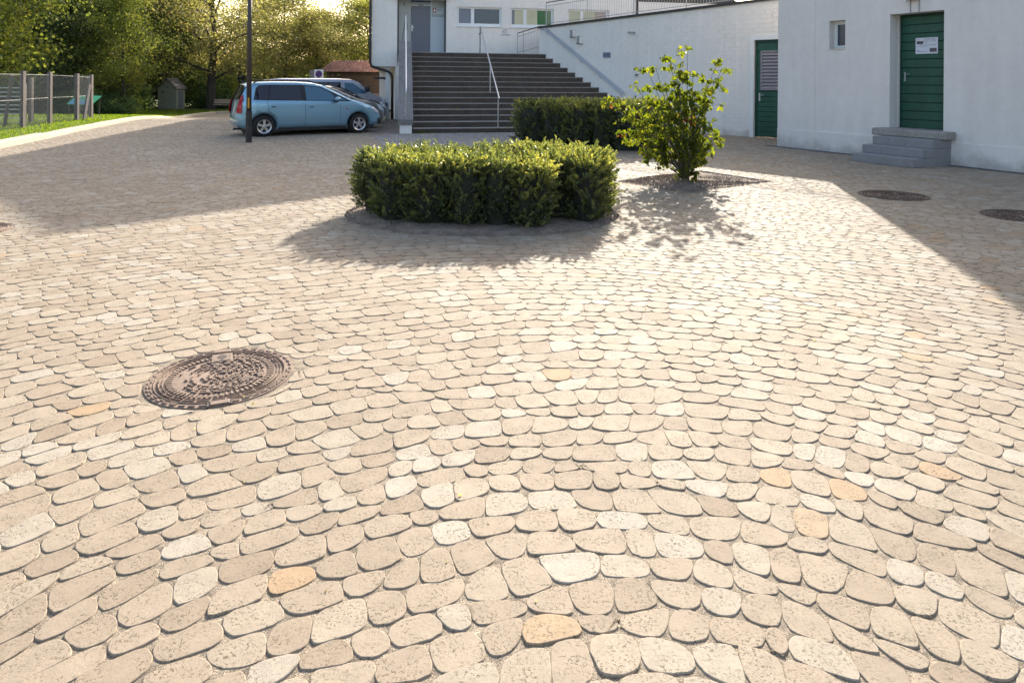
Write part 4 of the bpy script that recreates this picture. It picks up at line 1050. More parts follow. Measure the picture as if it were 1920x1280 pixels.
    # wheels
    for (wx, wz) in wheels:
        for sd in (-1, 1):
            yo = sd * (W2_ - .015); yi = sd * (W2_ - .20)
            ty = MB(); prof_ = [(wr * .66, yo), (wr * .72, yo + sd * .008), (wr * .93, yo), (wr, yo - sd * .03), (wr, yi + sd * .03), (wr * .93, yi), (wr * .66, yi)]
            N = 28
            for k in range(N):
                a = 2 * math.pi * k / N
                for (q_, yy_) in prof_: ty.v.append((wx + q_ * math.cos(a), yy_, wz + q_ * math.sin(a)))
            m_ = len(prof_)
            for k in range(N):
                for j in range(m_ - 1): a = k * m_ + j; b = ((k + 1) % N) * m_ + j; ty.f.append((a, b, b + 1, a + 1))
            wh = ty.build('wheel', M['tyre'], t, smooth=True)
            rm = MB()
            disc_ = [(wx + wr * .66 * math.cos(2 * math.pi * k / 24), wz + wr * .66 * math.sin(2 * math.pi * k / 24)) for k in range(24)]
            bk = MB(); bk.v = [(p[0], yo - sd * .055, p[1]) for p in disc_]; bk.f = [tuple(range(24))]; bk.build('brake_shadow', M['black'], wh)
            # rim ring and five spokes
            for k in range(24):
                a0, a1 = 2 * math.pi * k / 24, 2 * math.pi * (k + 1) / 24
                def PP(q_, a, yy_): return (wx + wr * q_ * math.cos(a), yy_, wz + wr * q_ * math.sin(a))
                rm.quad(PP(.58, a0, yo - sd * .012), PP(.67, a0, yo - sd * .002), PP(.67, a1, yo - sd * .002), PP(.58, a1, yo - sd * .012))
                rm.quad(PP(.58, a0, yo - sd * .012), PP(.58, a1, yo - sd * .012), PP(.56, a1, yo - sd * .05), PP(.56, a0, yo - sd * .05))
                rm.quad(PP(0, a0, yo - sd * .008), PP(.17, a0, yo - sd * .012), PP(.17, a1, yo - sd * .012), PP(0, a1, yo - sd * .008))
            for k in range(5):
                a = 2 * math.pi * k / 5 + .3
                c0, c1 = a - .33, a + .33
                def PP(q_, a_, yy_): return (wx + wr * q_ * math.cos(a_), yy_, wz + wr * q_ * math.sin(a_))
                rm.quad(PP(.15, c0 - .3, yo - sd * .014), PP(.59, a - .22, yo - sd * .014), PP(.59, a + .22, yo - sd * .014), PP(.15, c1 + .3, yo - sd * .014))
                rm.quad(PP(.15, c0 - .3, yo - sd * .014), PP(.59, a - .22, yo - sd * .014), PP(.59, a - .22, yo - sd * .04), PP(.15, c0 - .3, yo - sd * .04))
                rm.quad(PP(.15, c1 + .3, yo - sd * .014), PP(.59, a + .22, yo - sd * .014), PP(.59, a + .22, yo - sd * .04), PP(.15, c1 + .3, yo - sd * .04))
            rm.build('rim', M['alloy'], wh)
        # dark wheel well
        ww = MB(); ww.tube([(wx, -(W2_ - .21), wz), (wx, W2_ - .21, wz)], wr * 1.15, 20); ww.build('wheel_well', M['black'], t)
    MB().box(Lmin + .35, Lmax - .35, -(W2_ - .12), W2_ - .12, .14, .26).build('underside', M['black'], t)
    return t, side_patch, wid

W2b = .86
h = math.atan2(.5727, .8197)
O = [(-.60, .24), (-.70, .33), (-.715, .47), (-.69, .62), (-.655, .78), (-.62, .98), (-.565, 1.17), (-.49, 1.34), (-.38, 1.46), (-.22, 1.505), (.28, 1.53), (.99, 1.53), (1.45, 1.50), (1.74, 1.44), (2.10, 1.265),
     (2.56, 1.03), (2.92, .925), (3.20, .835), (3.43, .72), (3.585, .58), (3.65, .48), (3.64, .33), (3.50, .24), (3.30, .21), (2.40, .22), (.40, .22)]
off = Vector((math.sin(h) * -W2b, math.cos(h) * W2b))      # shift of the centre line from the near (right) side
O = [((x * .90 if x < -.3 else x), z) for x, z in O]
carloc = (-6.91 + off.x, 19.09 + off.y, 0.0)
q_, sp, wd_ = vehicle('parked_car', carloc, h, 'light blue metallic family car with alloy wheels parked beside the lamp post', 'car', O, [(0, .29), (2.80, .29)], .30, W2b, .93, .34, M['carblue'],
    [([(-.27, 1.03), (-.19, 1.36), (-.10, 1.44), (.17, 1.455), (1.06, 1.455), (1.62, 1.41), (1.89, 1.29), (2.52, .985), (2.49, .965), (2.06, .975)], M['rubber']),
     ([(-.235, 1.05), (-.165, 1.34), (-.09, 1.41), (.16, 1.43), (.085, 1.04)], M['carglass']), ([(.125, 1.04), (.21, 1.43), (1.03, 1.43), (1.05, 1.01)], M['carglass']),
     ([(1.19, 1.0), (1.175, 1.42), (1.60, 1.385), (1.86, 1.27), (2.03, 1.14), (2.045, .985)], M['carglassb']), ([(2.10, .985), (2.10, 1.13), (2.42, 1.0)], M['carglassb'])],
    [(2.50, 1.07, 1.80, 1.42, 'windscreen'), (-.60, 1.03, -.42, 1.43, 'rear_screen')],
    seams=[(.095, 1.02, .10, .74), (.10, .74, .36, .52), (1.149, 1.0, 1.15, .26), (2.20, .97, 2.21, .27), (-.66, .63, -.3, .63), (3.30, .60, 3.66, .56), (2.50, 1.0, 2.62, .93)])
sp('tail_light', [(-.66, .78), (-.60, 1.0), (-.545, 1.15), (-.50, 1.16), (-.535, .95), (-.55, .66), (-.66, .655)], .008, M['taillight'], q_)
sp('head_light', [(3.20, .77), (3.30, .79), (3.47, .69), (3.575, .575), (3.40, .62), (3.28, .66)], .010, M['headlight'], q_)
sp('side_moulding', [(.42, .52), (1.09, .50), (1.09, .535), (.46, .555)], .016, M['carblue'], q_); sp('side_moulding', [(1.165, .50), (2.17, .495), (2.17, .53), (1.165, .535)], .016, M['carblue'], q_)
for hx, hz in ((.256, .865), (1.336, .845)):
    sp('door_handle', [(hx - .075, hz - .02), (hx + .075, hz - .02), (hx + .075, hz + .022), (hx - .075, hz + .022)], .022, M['carblue'], q_); sp('handle_recess', [(hx - .06, hz - .045), (hx + .06, hz - .045), (hx + .06, hz - .021), (hx - .06, hz - .021)], .003, M['black'], q_)
sp('side_indicator', [(2.36, .735), (2.44, .735), (2.44, .76), (2.36, .76)], .006, M['red'], q_)
sp('fog_lamp', [(3.48, .30), (3.60, .30), (3.62, .42), (3.50, .44)], .008, M['black'], q_)
for sd in (-1, 1):
    MB().tube([(-.25, sd * .60, 1.50), (-.10, sd * .60, 1.575), (1.3, sd * .60, 1.575), (1.58, sd * .60, 1.50)], .018, 8).build('roof_rail', M['rubber'], q_)
    m_ = MB(); m_.box(1.98, 2.14, sd * .99 - .07, sd * .99 + .07, .985, 1.10, .03); m_.build('mirror', M['carblue'], q_, smooth=True)
    MB().box(2.02, 2.10, sd * .91 - .07, sd * .91 + .07, .95, 1.0).build('mirror_arm', M['rubber'], q_)
MB().box(3.64, 3.70, -.30, .30, .36, .44).build('number_plate', M['whitep'], q_)
MB().box(3.60, 3.655, -.5, .5, .26, .34).build('lower_grille', M['black'], q_)
MB().tube([(-.72, -.35, .21), (-.50, -.35, .22)], .03, 8).build('exhaust', M['black'], q_)
for dx, dz in ((.05, .30), (3.1, .40)): pass

def hatch(noseX, noseY, label, paint, sc=1.0, z0=0.0):
    O = [(-.55, .30), (-.70, .40), (-.70, .72), (-.66, .95), (-.45, 1.28), (-.2, 1.42), (.5, 1.46), (1.2, 1.43), (1.62, 1.32), (2.35, .98), (2.9, .88), (3.22, .74), (3.38, .58), (3.40, .36), (3.28, .24), (2.6, .21), (.3, .21)]
    O = [(x, z * sc) for x, z in O]
    L_ = 3.40; cxn = noseX - math.cos(h) * L_ ; cyn = noseY - math.sin(h) * L_
    t, spp, _ = vehicle('parked_car', (cxn, cyn, gz(cxn, cyn) + z0), h, label, 'car', O, [(0, .30), (2.55, .30)], .30, .85, .92 * sc, .42, paint,
        [([(-.42, .98), (-.28, 1.27), (-.1, 1.36), (1.15, 1.36), (1.55, 1.24), (2.2, .98)], M['rubber']), ([(-.05, .99), (.02, 1.33), (.78, 1.34), (.8, .98)], M['carglass']), ([(.88, .98), (.86, 1.34), (1.15, 1.33), (1.5, 1.22), (2.0, .98)], M['carglassb'])],
        [(2.25, 1.03, 1.68, 1.30, 'windscreen'), (-.64, 1.0, -.45, 1.27, 'rear_screen')], seams=[(.82, .95, .84, .28), (2.1, .95, 2.1, .28)])
    spp('head_light', [(2.95, .80), (3.10, .80), (3.30, .64), (3.36, .56), (3.10, .62)], .010, M['headlight'], t)
    for sd in (-1, 1): MB().box(1.86, 2.0, sd * .96 - .07, sd * .96 + .07, .98, 1.09, .03).build('mirror', paint, t, smooth=True)
    MB().box(3.385, 3.425, -.28, .28, .40, .50).build('number_plate', M['whitep'], t)
    return t
hatch(-4.62, 23.75, 'beige silver car with pale bonnet directly behind the light blue car', M['carsilver'])
hatch(-5.00, 26.2, 'black car between the beige silver car and the silver van', M['cardark'], .96)
# silver van
Ov = [(x_, z_ * .93) for x_, z_ in [(-.6, .32), (-.95, .42), (-.98, 1.0), (-.92, 1.55), (-.80, 1.70), (-.5, 1.74), (1.8, 1.75), (2.35, 1.72), (2.62, 1.60), (3.15, 1.10), (3.62, .96), (3.85, .80), (3.92, .60), (3.90, .36), (3.7, .26), (3.1, .24), (.4, .24)]]
nx, ny = -5.45, 28.6; vx, vy = nx - math.cos(h) * 3.92, ny - math.sin(h) * 3.92
tv, spv, _ = vehicle('parked_van', (vx, vy, gz(vx, vy) + .02), h, 'silver van with dark side windows parked farthest in the row of cars', 'van', Ov, [(0, .33), (3.0, .33)], .33, .92, 1.0, .22, M['vansilver'],
    [([(-.78, 1.06), (-.78, 1.49), (.62, 1.51), (.62, 1.06)], M['carglass']), ([(.76, 1.06), (.76, 1.51), (1.82, 1.51), (1.82, 1.06)], M['carglass']), ([(1.98, 1.06), (1.98, 1.49), (2.32, 1.46), (2.90, 1.06)], M['carglassb'])],
    [(3.10, 1.075, 2.66, 1.46, 'windscreen'), (-.97, 1.03, -.93, 1.44, 'rear_screen')], seams=[(1.9, 1.65, 1.9, .35), (2.98, 1.08, 2.75, .7), (.69, 1.1, .69, .4)])
spv('head_light', [(3.5, .92), (3.66, .90), (3.86, .74), (3.86, .64), (3.6, .70)], .010, M['headlight'], tv)
for sd in (-1, 1): MB().box(2.74, 2.88, sd * 1.08 - .08, sd * 1.08 + .08, 1.12, 1.34, .03).build('mirror', M['rubber'], tv, smooth=True)
MB().box(3.93, 3.96, -.5, .5, .50, .66).build('grille', M['black'], tv)

# ------------------------------------------------------------------ lamp post
lp = thing('lamp_post', (-6.70, 17.4, 0), 0, 'dark brown lamp post with a yellow sticker standing before the blue car', 'lamp post')
MB().tube([(0, 0, 0), (0, 0, .80)], .077, 16).build('base_tube', M['black'], lp, smooth=False)
MB().tube([(0, 0, .80), (0, 0, 5.2)], .064, 16, r2=.045).build('pole', M['pole'], lp, smooth=True)
MB().tube([(0, 0, .36), (0, 0, .385)], .079, 16).build('collar', M['pole'], lp)
st_ = MB()
for k in range(6): a0, a1 = -math.pi / 2 - .35 + k * .1, -math.pi / 2 - .35 + (k + 1) * .1; a0 += .25; a1 += .25; st_.quad((.066 * math.cos(a0), .066 * math.sin(a0), .87), (.066 * math.cos(a1), .066 * math.sin(a1), .87), (.065 * math.cos(a1), .065 * math.sin(a1), 1.14), (.065 * math.cos(a0), .065 * math.sin(a0), 1.14))
st_.build('sticker', M['yellow'], lp)
hd = MB(); hd.tube([(0, 0, 5.2), (0, 0, 5.25)], .26, 20); hd.tube([(0, 0, 4.95), (0, 0, 5.2)], .10, 16, r2=.16); hd.build('lamp_head', M['pole'], lp)

# ------------------------------------------------------------------ fence with chain link
fp = [(-13.9, 17.6), (-14.69, 20.5), (-15.32, 22.63), (-15.42, 24.2), (-15.9, 25.79)]
ft = [1.70, 1.70, 1.70, 1.66, 1.63]
fn = thing('chain_link_fence', (0, 0, 0), 0, 'chain link fence on leaning concrete posts beside the lawn', 'fence')
for (x, y), tp_ in zip(fp, ft): MB().box(-.055, .055, -.055, .055, 0, tp_ + .05, .008).build('post', M['concpost'], fn).location = (x, y, .05)
for (a, b) in (((-15.67, 21.08, .05), (-15.3, 20.9, 1.68)), ((-15.46, 24.67, .05), (-15.84, 25.6, 1.35))):
    MB().tube([a, b], .06, 4).build('brace', M['concpost'], fn)
MB().box(-.055, .055, -.055, .055, 0, 1.55, .008).build('post', M['concpost'], fn).location = (-16.2, 23.0, .05)
net = MB()
for (a, b, ta, tb) in zip(fp[:-1], fp[1:], ft[:-1], ft[1:]):
    a = Vector((*a, 0)); b = Vector((*b, 0)); L_ = (b - a).length; d = (b - a) / L_; H_ = 1.60; s = .085; z0 = .10
    k = -H_
    while k < L_:
        for sg in (1, -1):
            u0, u1 = (k, k + H_) if sg > 0 else (k + H_, k)
            za, zb = z0, z0 + H_
            lo, hi = min(u0, u1), max(u0, u1)
            # clip to [0,L]
            def zat(u): return za + (zb - za) * (u - u0) / (u1 - u0)
            c0, c1 = max(lo, 0), min(hi, L_)
            if c1 > c0 + .01: net.tube([a + d * c0 + Vector((0, 0, zat(c0))), a + d * c1 + Vector((0, 0, zat(c1)))], .0036, 3, cap=False)
        k += s
net.build('wire_net', M['wire'], fn, kind='stuff')
for z in (.95, 1.70): MB().tube([(x, y, z + (0 if z < 1 else t_ - 1.70)) for (x, y), t_ in zip(fp, ft)], .004, 4).build('straining_wire', M['wire'], fn)

bs = thing('slatted_barrier', (-17.1, 22.6, .05), math.radians(4), 'rack of white horizontal slats standing behind the chain link fence', 'barrier')
for k in range(9): MB().box(-2.2, .92, -.02, .02, .05 + k * .143, .085 + k * .143, .004).build('slat', M['whiteslat'], bs)
for x in (-2.0, -.6, .86): MB().box(x, x + .08, .021, .09, 0, 1.36).build('post', M['concpost'], bs)

# info board
ib = thing('info_board', (-17.35, 27.7, gz(-17.35, 27.7) + .06), math.radians(-14), 'slanted green and blue information board on thin legs beyond the fence', 'information board')
bp = MB(); bp.add([(-.62, -.25, .52), (.62, -.25, .52), (.62, .22, .86), (-.62, .22, .86), (-.62, -.23, .50), (.62, -.23, .50), (.62, .24, .84), (-.62, .24, .84)], [(0, 1, 2, 3), (4, 7, 6, 5), (0, 4, 5, 1), (1, 5, 6, 2), (2, 6, 7, 3), (3, 7, 4, 0)]); bp.build('panel', M['infogreen'], ib)
bp = MB(); bp.add([(-.58, -.24, .529), (.45, -.24, .529), (.45, -.02, .688), (-.58, -.02, .688)], [(0, 1, 2, 3)]); bp.build('map', M['infoblue'], ib)
for x in (-.55, .55):
    for y, zz in ((-.2, .53), (.2, .82)): MB().box(x - .02, x + .02, y - .02, y + .02, -.05, zz).build('leg', M['pole'], ib)
# utility hut
ht = thing('utility_hut', (-23.1, 46.3, -.42), math.radians(-15), 'small grey hut with a pitched roof standing in the shrubs', 'hut')
MB().prism([(-.75, 0), (.75, 0), (.75, 1.38), (0, 2.0), (-.75, 1.38)], -.4, .4, 'y').build('wall', M['hutwall'], ht)
for sd in (-1, 1): MB().prism([(sd * .85, 1.30), (0, 2.02), (0, 2.10), (sd * .88, 1.38)][::sd], -.5, .5, 'y').build('roof', M['hutroof'], ht)
MB().box(.752, .77, -.22, .22, .1, 1.2).build('door', M['louvre'], ht)
# bench
bn = thing('park_bench', (-19.0, 44.9, -.42), math.radians(12), 'wooden park bench under the big tree at the far kerb', 'bench')
for k in range(3): MB().box(-.58, .48, .14 + .03 * k, .17 + .03 * k, .42 + k * .10, .50 + k * .10).build('backrest_slat', M['benchwood'], bn)
for k in range(3): MB().box(-.55, .55, -.25 + k * .12, -.16 + k * .12, .33, .36).build('seat_slat', M['benchwood'], bn)
for x in (-.45, .45): MB().box(x - .03, x + .03, -.22, -.16, 0, .33).build('leg', M['black'], bn); MB().box(x - .03, x + .03, .10, .16, 0, .38).build('leg', M['black'], bn)
# signs
sn = thing('street_sign', (-18.2, 45.9, -.42), math.radians(-10), 'dark rectangular sign with a small plate below on a thin pole by the yellow bushes', 'sign')
MB().box(-.25, .25, -.02, .02, 1.97, 2.30, .01).build('plate', M['black'], sn); MB().tube([(0, .03, 0), (0, .03, 2.28)], .022, 8).build('pole', M['plastic'], sn)
MB().box(-.18, .20, -.02, .02, 1.72, 1.92).build('lower_plate', M['black'], sn); MB().box(-.12, .02, -.024, -.0205, 2.2, 2.24).build('print', M['paper'], sn)
text('P', .17, M['paper'], sn, (.10, -.022, 1.76), name='lettering')
ns = thing('no_parking_sign', (-12.0, 42.0, -.5), math.radians(-8), 'blue round no parking symbol on a pale square board above the van', 'sign')
MB().box(-.45, .15, 0, .03, 2.17, 2.72).build('backing', M['sigbrown'], ns); MB().box(-.16, .42, -.03, -.002, 2.15, 2.74, .01).build('board', M['whitep'], ns)
MB().tube([(.13, -.045, 2.46), (.13, -.032, 2.46)], .215, 24).build('blue_disc', M['signblue'], ns)
rg = MB(); 
for k in range(24):
    a0, a1 = 2 * math.pi * k / 24, 2 * math.pi * (k + 1) / 24; rg.quad((.13 + .18 * math.cos(a0), -.047, 2.46 + .18 * math.sin(a0)), (.13 + .215 * math.cos(a0), -.047, 2.46 + .215 * math.sin(a0)), (.13 + .215 * math.cos(a1), -.047, 2.46 + .215 * math.sin(a1)), (.13 + .18 * math.cos(a1), -.047, 2.46 + .18 * math.sin(a1)))
rg.quad((.13 - .15, -.0465, 2.59), (.13 - .12, -.0465, 2.62), (.13 + .15, -.0465, 2.33), (.13 + .12, -.0465, 2.30)); rg.build('red_ring', M['red'], ns)
MB().tube([(0, .04, 0), (0, .04, 2.7)], .035, 8).build('pole', M['plastic'], ns)

# shed
sh = thing('shed', (-13.5, 50, -.5), 0, 'brown wooden shed with a red tiled roof behind the parked van', 'shed')
MB().box(0, 7.5, 0.02, 3, .0, 1.14).build('base_wall', M['concpost'], sh)
MB().box(.02, 7.5, .06, 3, 1.14, 2.76).build('wall', M['wood'], sh)
for k in range(13): MB().box(.02, 7.5, .03, .058, 1.15 + k * .124, 1.265 + k * .124).build('board', M['wood'], sh)
MB().box(-.06, .06, -.02, .10, 0, 2.75).build('corner_post', M['pole'], sh)
rfm = MB(); rfm.add([(-.55, -.45, 2.70), (7.6, -.45, 2.70), (7.6, 1.5, 3.50), (-.05, 1.5, 3.50), (-.55, 3.4, 2.70), (7.6, 3.4, 2.70)], [(0, 1, 2, 3), (3, 2, 5, 4), (0, 3, 4)]); rr_ = rfm.build('roof', M['tile'], sh)
tb = MB(); Wt = .21; Lt = .30
def tile_mb():
    m_ = MB(); K = 5
    for zz, yy_ in ((0, 0), (.13, .32)):
        for k in range(K + 1): u = k / K; m_.v.append((u * Wt, yy_, zz + .075 * math.sin(math.pi * u) + .01 + (.02 if yy_ == 0 else 0)))
    for k in range(K + 1): u = k / K; m_.v.append((u * Wt, 0, .0))
    m_.f = [(k, k + 1, K + 2 + k, K + 1 + k) for k in range(K)] + [(2 * K + 2 + k, 2 * K + 3 + k, k + 1, k) for k in range(K)]
    return m_
tbase = None; c_ = 0
for r_ in range(7):
    for k in range(37):
        x = -.5 + r_ * .07 + k * Wt
        if x > 7.3: continue
        if tbase is None: tbase = tile_mb().build('roof_tile', M['tile'], rr_, smooth=True); o = tbase
        else: o = tbase.copy(); COL.objects.link(o)
        o.location = (x, -.45 + r_ * .279, 2.71 + r_ * .1144); c_ += 1
# distant white house glimpsed between the trunks
fh = thing('distant_house', (-24.5, 85, -.5), 0, 'white house glimpsed between the tree trunks above the blue car roof', 'house')
MB().box(-4, 4, 0, 8, 0, 3.2).build('wall', M['farwhite'], fh); MB().prism([(-4.4, 3.1), (4.4, 3.1), (0, 5.4)], -.4, 8.4, 'y').build('roof', M['tile'], fh)
for x in (-2.6, -.4, 1.8): MB().box(x, x + 1, -.03, -.002, 1.2, 2.3).build('window', M['glass'], fh)

# ------------------------------------------------------------------ planting beds
def grit(name, pts_fn, n, size, m, parent):
    V = []
    for i in range(n):
        x, y, z = pts_fn(); s = size * NP.uniform(.5, 1.2); a = NP.uniform(0, 6.28)
        p = [(x + s * math.cos(a + k * 2.09 + NP.uniform(-.3, .3)), y + s * math.sin(a + k * 2.09), z - .004) for k in range(3)]; top_ = (x, y, z + s * .7)
        for k in range(3): V += [p[k], p[(k + 1) % 3], top_]
    return big_mesh(name, V, 3, m, None, parent, 'stuff')
bed = thing('hedge_bed', (0, 0, 0)); bed['kind'] = 'structure'
mb = MB(); N = 60
mb.v = [(HB[0], HB[1], .03)]
for f, z in ((.6, .025), (.9, .010), (1.0, -.006)):
    for k in range(N): a = 2 * math.pi * k / N; mb.v.append((HB[0] + HB[2] * f * math.cos(a), HB[1] + HB[3] * f * math.sin(a), z))
mb.f = [(0, 1 + k, 1 + (k + 1) % N) for k in range(N)] + [(1 + r * N + k, 1 + (r + 1) * N + k, 1 + (r + 1) * N + (k + 1) % N, 1 + r * N + (k + 1) % N) for r in range(2) for k in range(N)]
mb.build('mulch', M['gravel'], bed, smooth=True)
def pf():
    while True:
        a = NP.uniform(0, 6.28); f = math.sqrt(NP.uniform(.45, 1.0)); return HB[0] + HB[2] * f * math.cos(a), HB[1] + HB[3] * f * math.sin(a), .02 * (1 - f) + .002
grit('gravel', pf, 7000, .014, M['gravel'], bed)
bed2 = thing('tree_bed', (0, 0, 0)); bed2['kind'] = 'structure'
mb = MB(); tc = (3.0, 11.1)
mb.v = [(2.8, 10.9, .07)] + [(p[0] * .45 + 2.8 * .55, p[1] * .45 + 10.9 * .55, .03) for p in TB] + [(p[0], p[1], -.004) for p in TB]
mb.f = [(0, 1 + k, 1 + (k + 1) % 4) for k in range(4)] + [(1 + k, 5 + k, 5 + (k + 1) % 4, 1 + (k + 1) % 4) for k in range(4)]
mb.build('gravel_bed', M['gravel'], bed2, smooth=True)
def pf2():
    while True:
        x, y = NP.uniform(1.7, 4.3), NP.uniform(9.9, 12.5)
        if inside(x, y, TB): d = math.hypot(x - 2.8, y - 10.9); return x, y, max(0, .06 - d * .05) + .002
grit('gravel', pf2, 6000, .014, M['gravel'], bed2)
bed3 = thing('rear_hedge_bed', (0, 0, 0)); bed3['kind'] = 'structure'
mb = MB(); mb.prism(H2, -.02, .01); mb.build('mulch', M['gravel'], bed3)

# ------------------------------------------------------------------ foliage
def fans(P, D, ln, wd, tone, jit=.5):
    """diamond shaped sprigs at P pointing along D"""
    n = len(P); D = D / (np.linalg.norm(D, axis=1, keepdims=True) + 1e-9)
    Rv = NP.normal(size=(n, 3)); S_ = np.cross(D, Rv); S_ /= (np.linalg.norm(S_, axis=1, keepdims=True) + 1e-9)
    ln = ln[:, None]; wd = wd[:, None]
    A = P; B = P + D * ln * .5 + S_ * wd; C_ = P + D * ln; E_ = P + D * ln * .5 - S_ * wd
    return np.stack([A, B, C_, E_], 1).reshape(-1, 3), tone
def yew(parent, cx, cy, rx, ry, hgt, n, ln, wd, seed, name='bush', lean=(0, 0)):
    """a bush of flat feathery plumes: each plume is a fan of small sprigs either side of a short shoot"""
    rg_ = np.random.default_rng(seed)
    per = 34; npl = n // per
    th = rg_.uniform(0, 2 * np.pi, npl); topf = rg_.random(npl) < .26
    hz = np.where(topf, 1.0, rg_.uniform(0.0, 1.0, npl) ** .9)
    ra = np.where(topf, np.sqrt(rg_.random(npl)), 1.0)
    lump = 1 + .08 * np.sin(3 * th + seed) + .06 * np.sin(5 * th + 7 * hz + seed * 2) + .07 * rg_.normal(size=npl)
    bulge = .90 + .13 * np.sin(np.clip(hz, 0, 1) * 2.4 + .25)
    inset = 1 - .30 * rg_.random(npl) ** 1.4
    rad = ra * lump * bulge * inset * np.where(topf, .95, .86)
    zt = hgt * (1 + .07 * rg_.normal(size=npl) * .5)
    px = cx + rx * rad * np.cos(th); py = cy + ry * rad * np.sin(th); pz = hz * zt * np.where(topf, .97 - .12 * rg_.random(npl), .90) + .01
    out = np.where(topf, .30, .62)
    D0 = np.stack([np.cos(th) * out, np.sin(th) * out, .80 + 0 * th], 1) + rg_.normal(size=(npl, 3)) * .30
    D0 /= np.linalg.norm(D0, axis=1, keepdims=True)
    Sd = np.cross(D0, rg_.normal(size=(npl, 3))); Sd /= np.linalg.norm(Sd, axis=1, keepdims=True)
    PL = ln * 2.0 * rg_.uniform(.6, 1.35, npl); PL = np.where((rg_.random(npl) < .05) & (hz > .8), PL * 1.45, PL)
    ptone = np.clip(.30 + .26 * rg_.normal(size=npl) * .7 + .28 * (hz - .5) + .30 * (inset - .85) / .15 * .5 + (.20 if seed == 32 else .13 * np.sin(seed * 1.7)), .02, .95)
    k = np.repeat(np.arange(npl), per); t = np.tile(np.linspace(.02, 1, per), npl); sg = np.where(np.tile(np.arange(per), npl) % 2 == 0, 1., -1.)
    P = np.stack([px, py, pz], 1)[k] + D0[k] * (PL[k] * t)[:, None] + np.array([0, 0, -1.]) * (PL[k] * t * t * .22)[:, None]
    D = D0[k] * .75 + Sd[k] * (sg * (1.05 - .5 * t))[:, None] + rg_.normal(size=(npl * per, 3)) * .16
    l_ = ln * (.62 - .38 * t) * rg_.uniform(.7, 1.25, npl * per); w_ = wd * rg_.uniform(.6, 1.2, npl * per)
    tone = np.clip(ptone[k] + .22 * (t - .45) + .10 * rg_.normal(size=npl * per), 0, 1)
    return fans(P, D, l_, w_, tone)
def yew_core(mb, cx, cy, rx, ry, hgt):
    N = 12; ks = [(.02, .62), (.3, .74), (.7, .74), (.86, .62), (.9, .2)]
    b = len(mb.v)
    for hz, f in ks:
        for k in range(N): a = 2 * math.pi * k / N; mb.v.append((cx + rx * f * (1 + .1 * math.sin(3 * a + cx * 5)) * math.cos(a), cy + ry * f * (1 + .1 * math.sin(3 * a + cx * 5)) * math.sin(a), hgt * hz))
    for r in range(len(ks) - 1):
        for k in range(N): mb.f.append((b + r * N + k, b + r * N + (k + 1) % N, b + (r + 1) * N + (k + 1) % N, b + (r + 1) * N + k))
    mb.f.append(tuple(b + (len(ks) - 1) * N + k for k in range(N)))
def hedge(name, label, specs, n, ln, wd, group=None):
    t = thing(name, (specs[0][0], specs[0][1], 0), 0, label, 'hedge')
    ox, oy = specs[0][0], specs[0][1]
    for i, (cx, cy, rx, ry, h_) in enumerate(specs):
        V, T = yew(t, cx - ox, cy - oy, rx, ry, h_, n, ln, wd, 17 + i * 3)
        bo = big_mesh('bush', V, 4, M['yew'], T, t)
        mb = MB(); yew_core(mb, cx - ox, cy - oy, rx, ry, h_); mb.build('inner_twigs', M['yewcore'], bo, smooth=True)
        st_ = MB()
        for k in range(4): a = R.uniform(0, 6.28); st_.tube([(cx - ox + .04 * math.cos(a), cy - oy + .04 * math.sin(a), 0), (cx - ox + .3 * rx * math.cos(a), cy - oy + .3 * ry * math.sin(a), h_ * .6)], .012, 5)
        st_.build('stem', M['bark'], bo)
    return t
specs = [(-1.66, 8.35, .30, .38, .70), (-1.36, 7.95, .34, .34, .71), (-.94, 7.76, .33, .32, .69), (-.52, 7.70, .33, .31, .71), (-.12, 7.68, .30, .29, .69), (.25, 7.60, .25, .27, .68), (.58, 8.10, .22, .28, .68), (.93, 7.98, .30, .34, .73), (1.05, 8.45, .30, .34, .74),
         (-1.35, 8.85, .36, .36, .68), (-.80, 9.05, .38, .36, .69), (-.22, 9.10, .38, .36, .71), (.36, 9.0, .36, .38, .72), (.78, 8.85, .33, .34, .74), (-.9, 8.4, .40, .38, .66), (-.3, 8.4, .40, .40, .67), (.3, 8.4, .38, .40, .67), (.68, 8.45, .3, .32, .69)]
specs = [(-.35 + (a + .35) * .955, b, c * .94, d * .96, e * (.965 + .02 * math.sin(i_ * 2.3))) for i_, (a, b, c, d, e) in enumerate(specs)]
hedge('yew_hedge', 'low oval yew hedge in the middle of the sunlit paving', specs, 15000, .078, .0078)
sp2 = [(.62, 17.65, .55, .55, 1.05), (1.20, 17.25, .52, .50, 1.05), (1.78, 16.85, .52, .50, 1.04), (2.32, 16.45, .50, .50, 1.05), (2.75, 16.15, .50, .50, 1.05), (3.35, 16.65, .50, .55, 1.08), (2.8, 17.1, .6, .5, 1.07), (2.1, 17.6, .6, .5, 1.06), (1.4, 18.1, .6, .5, 1.06)]
hedge('yew_hedge', 'tall dark clipped yew hedge standing in the shade before the stairs', sp2, 12000, .11, .012)

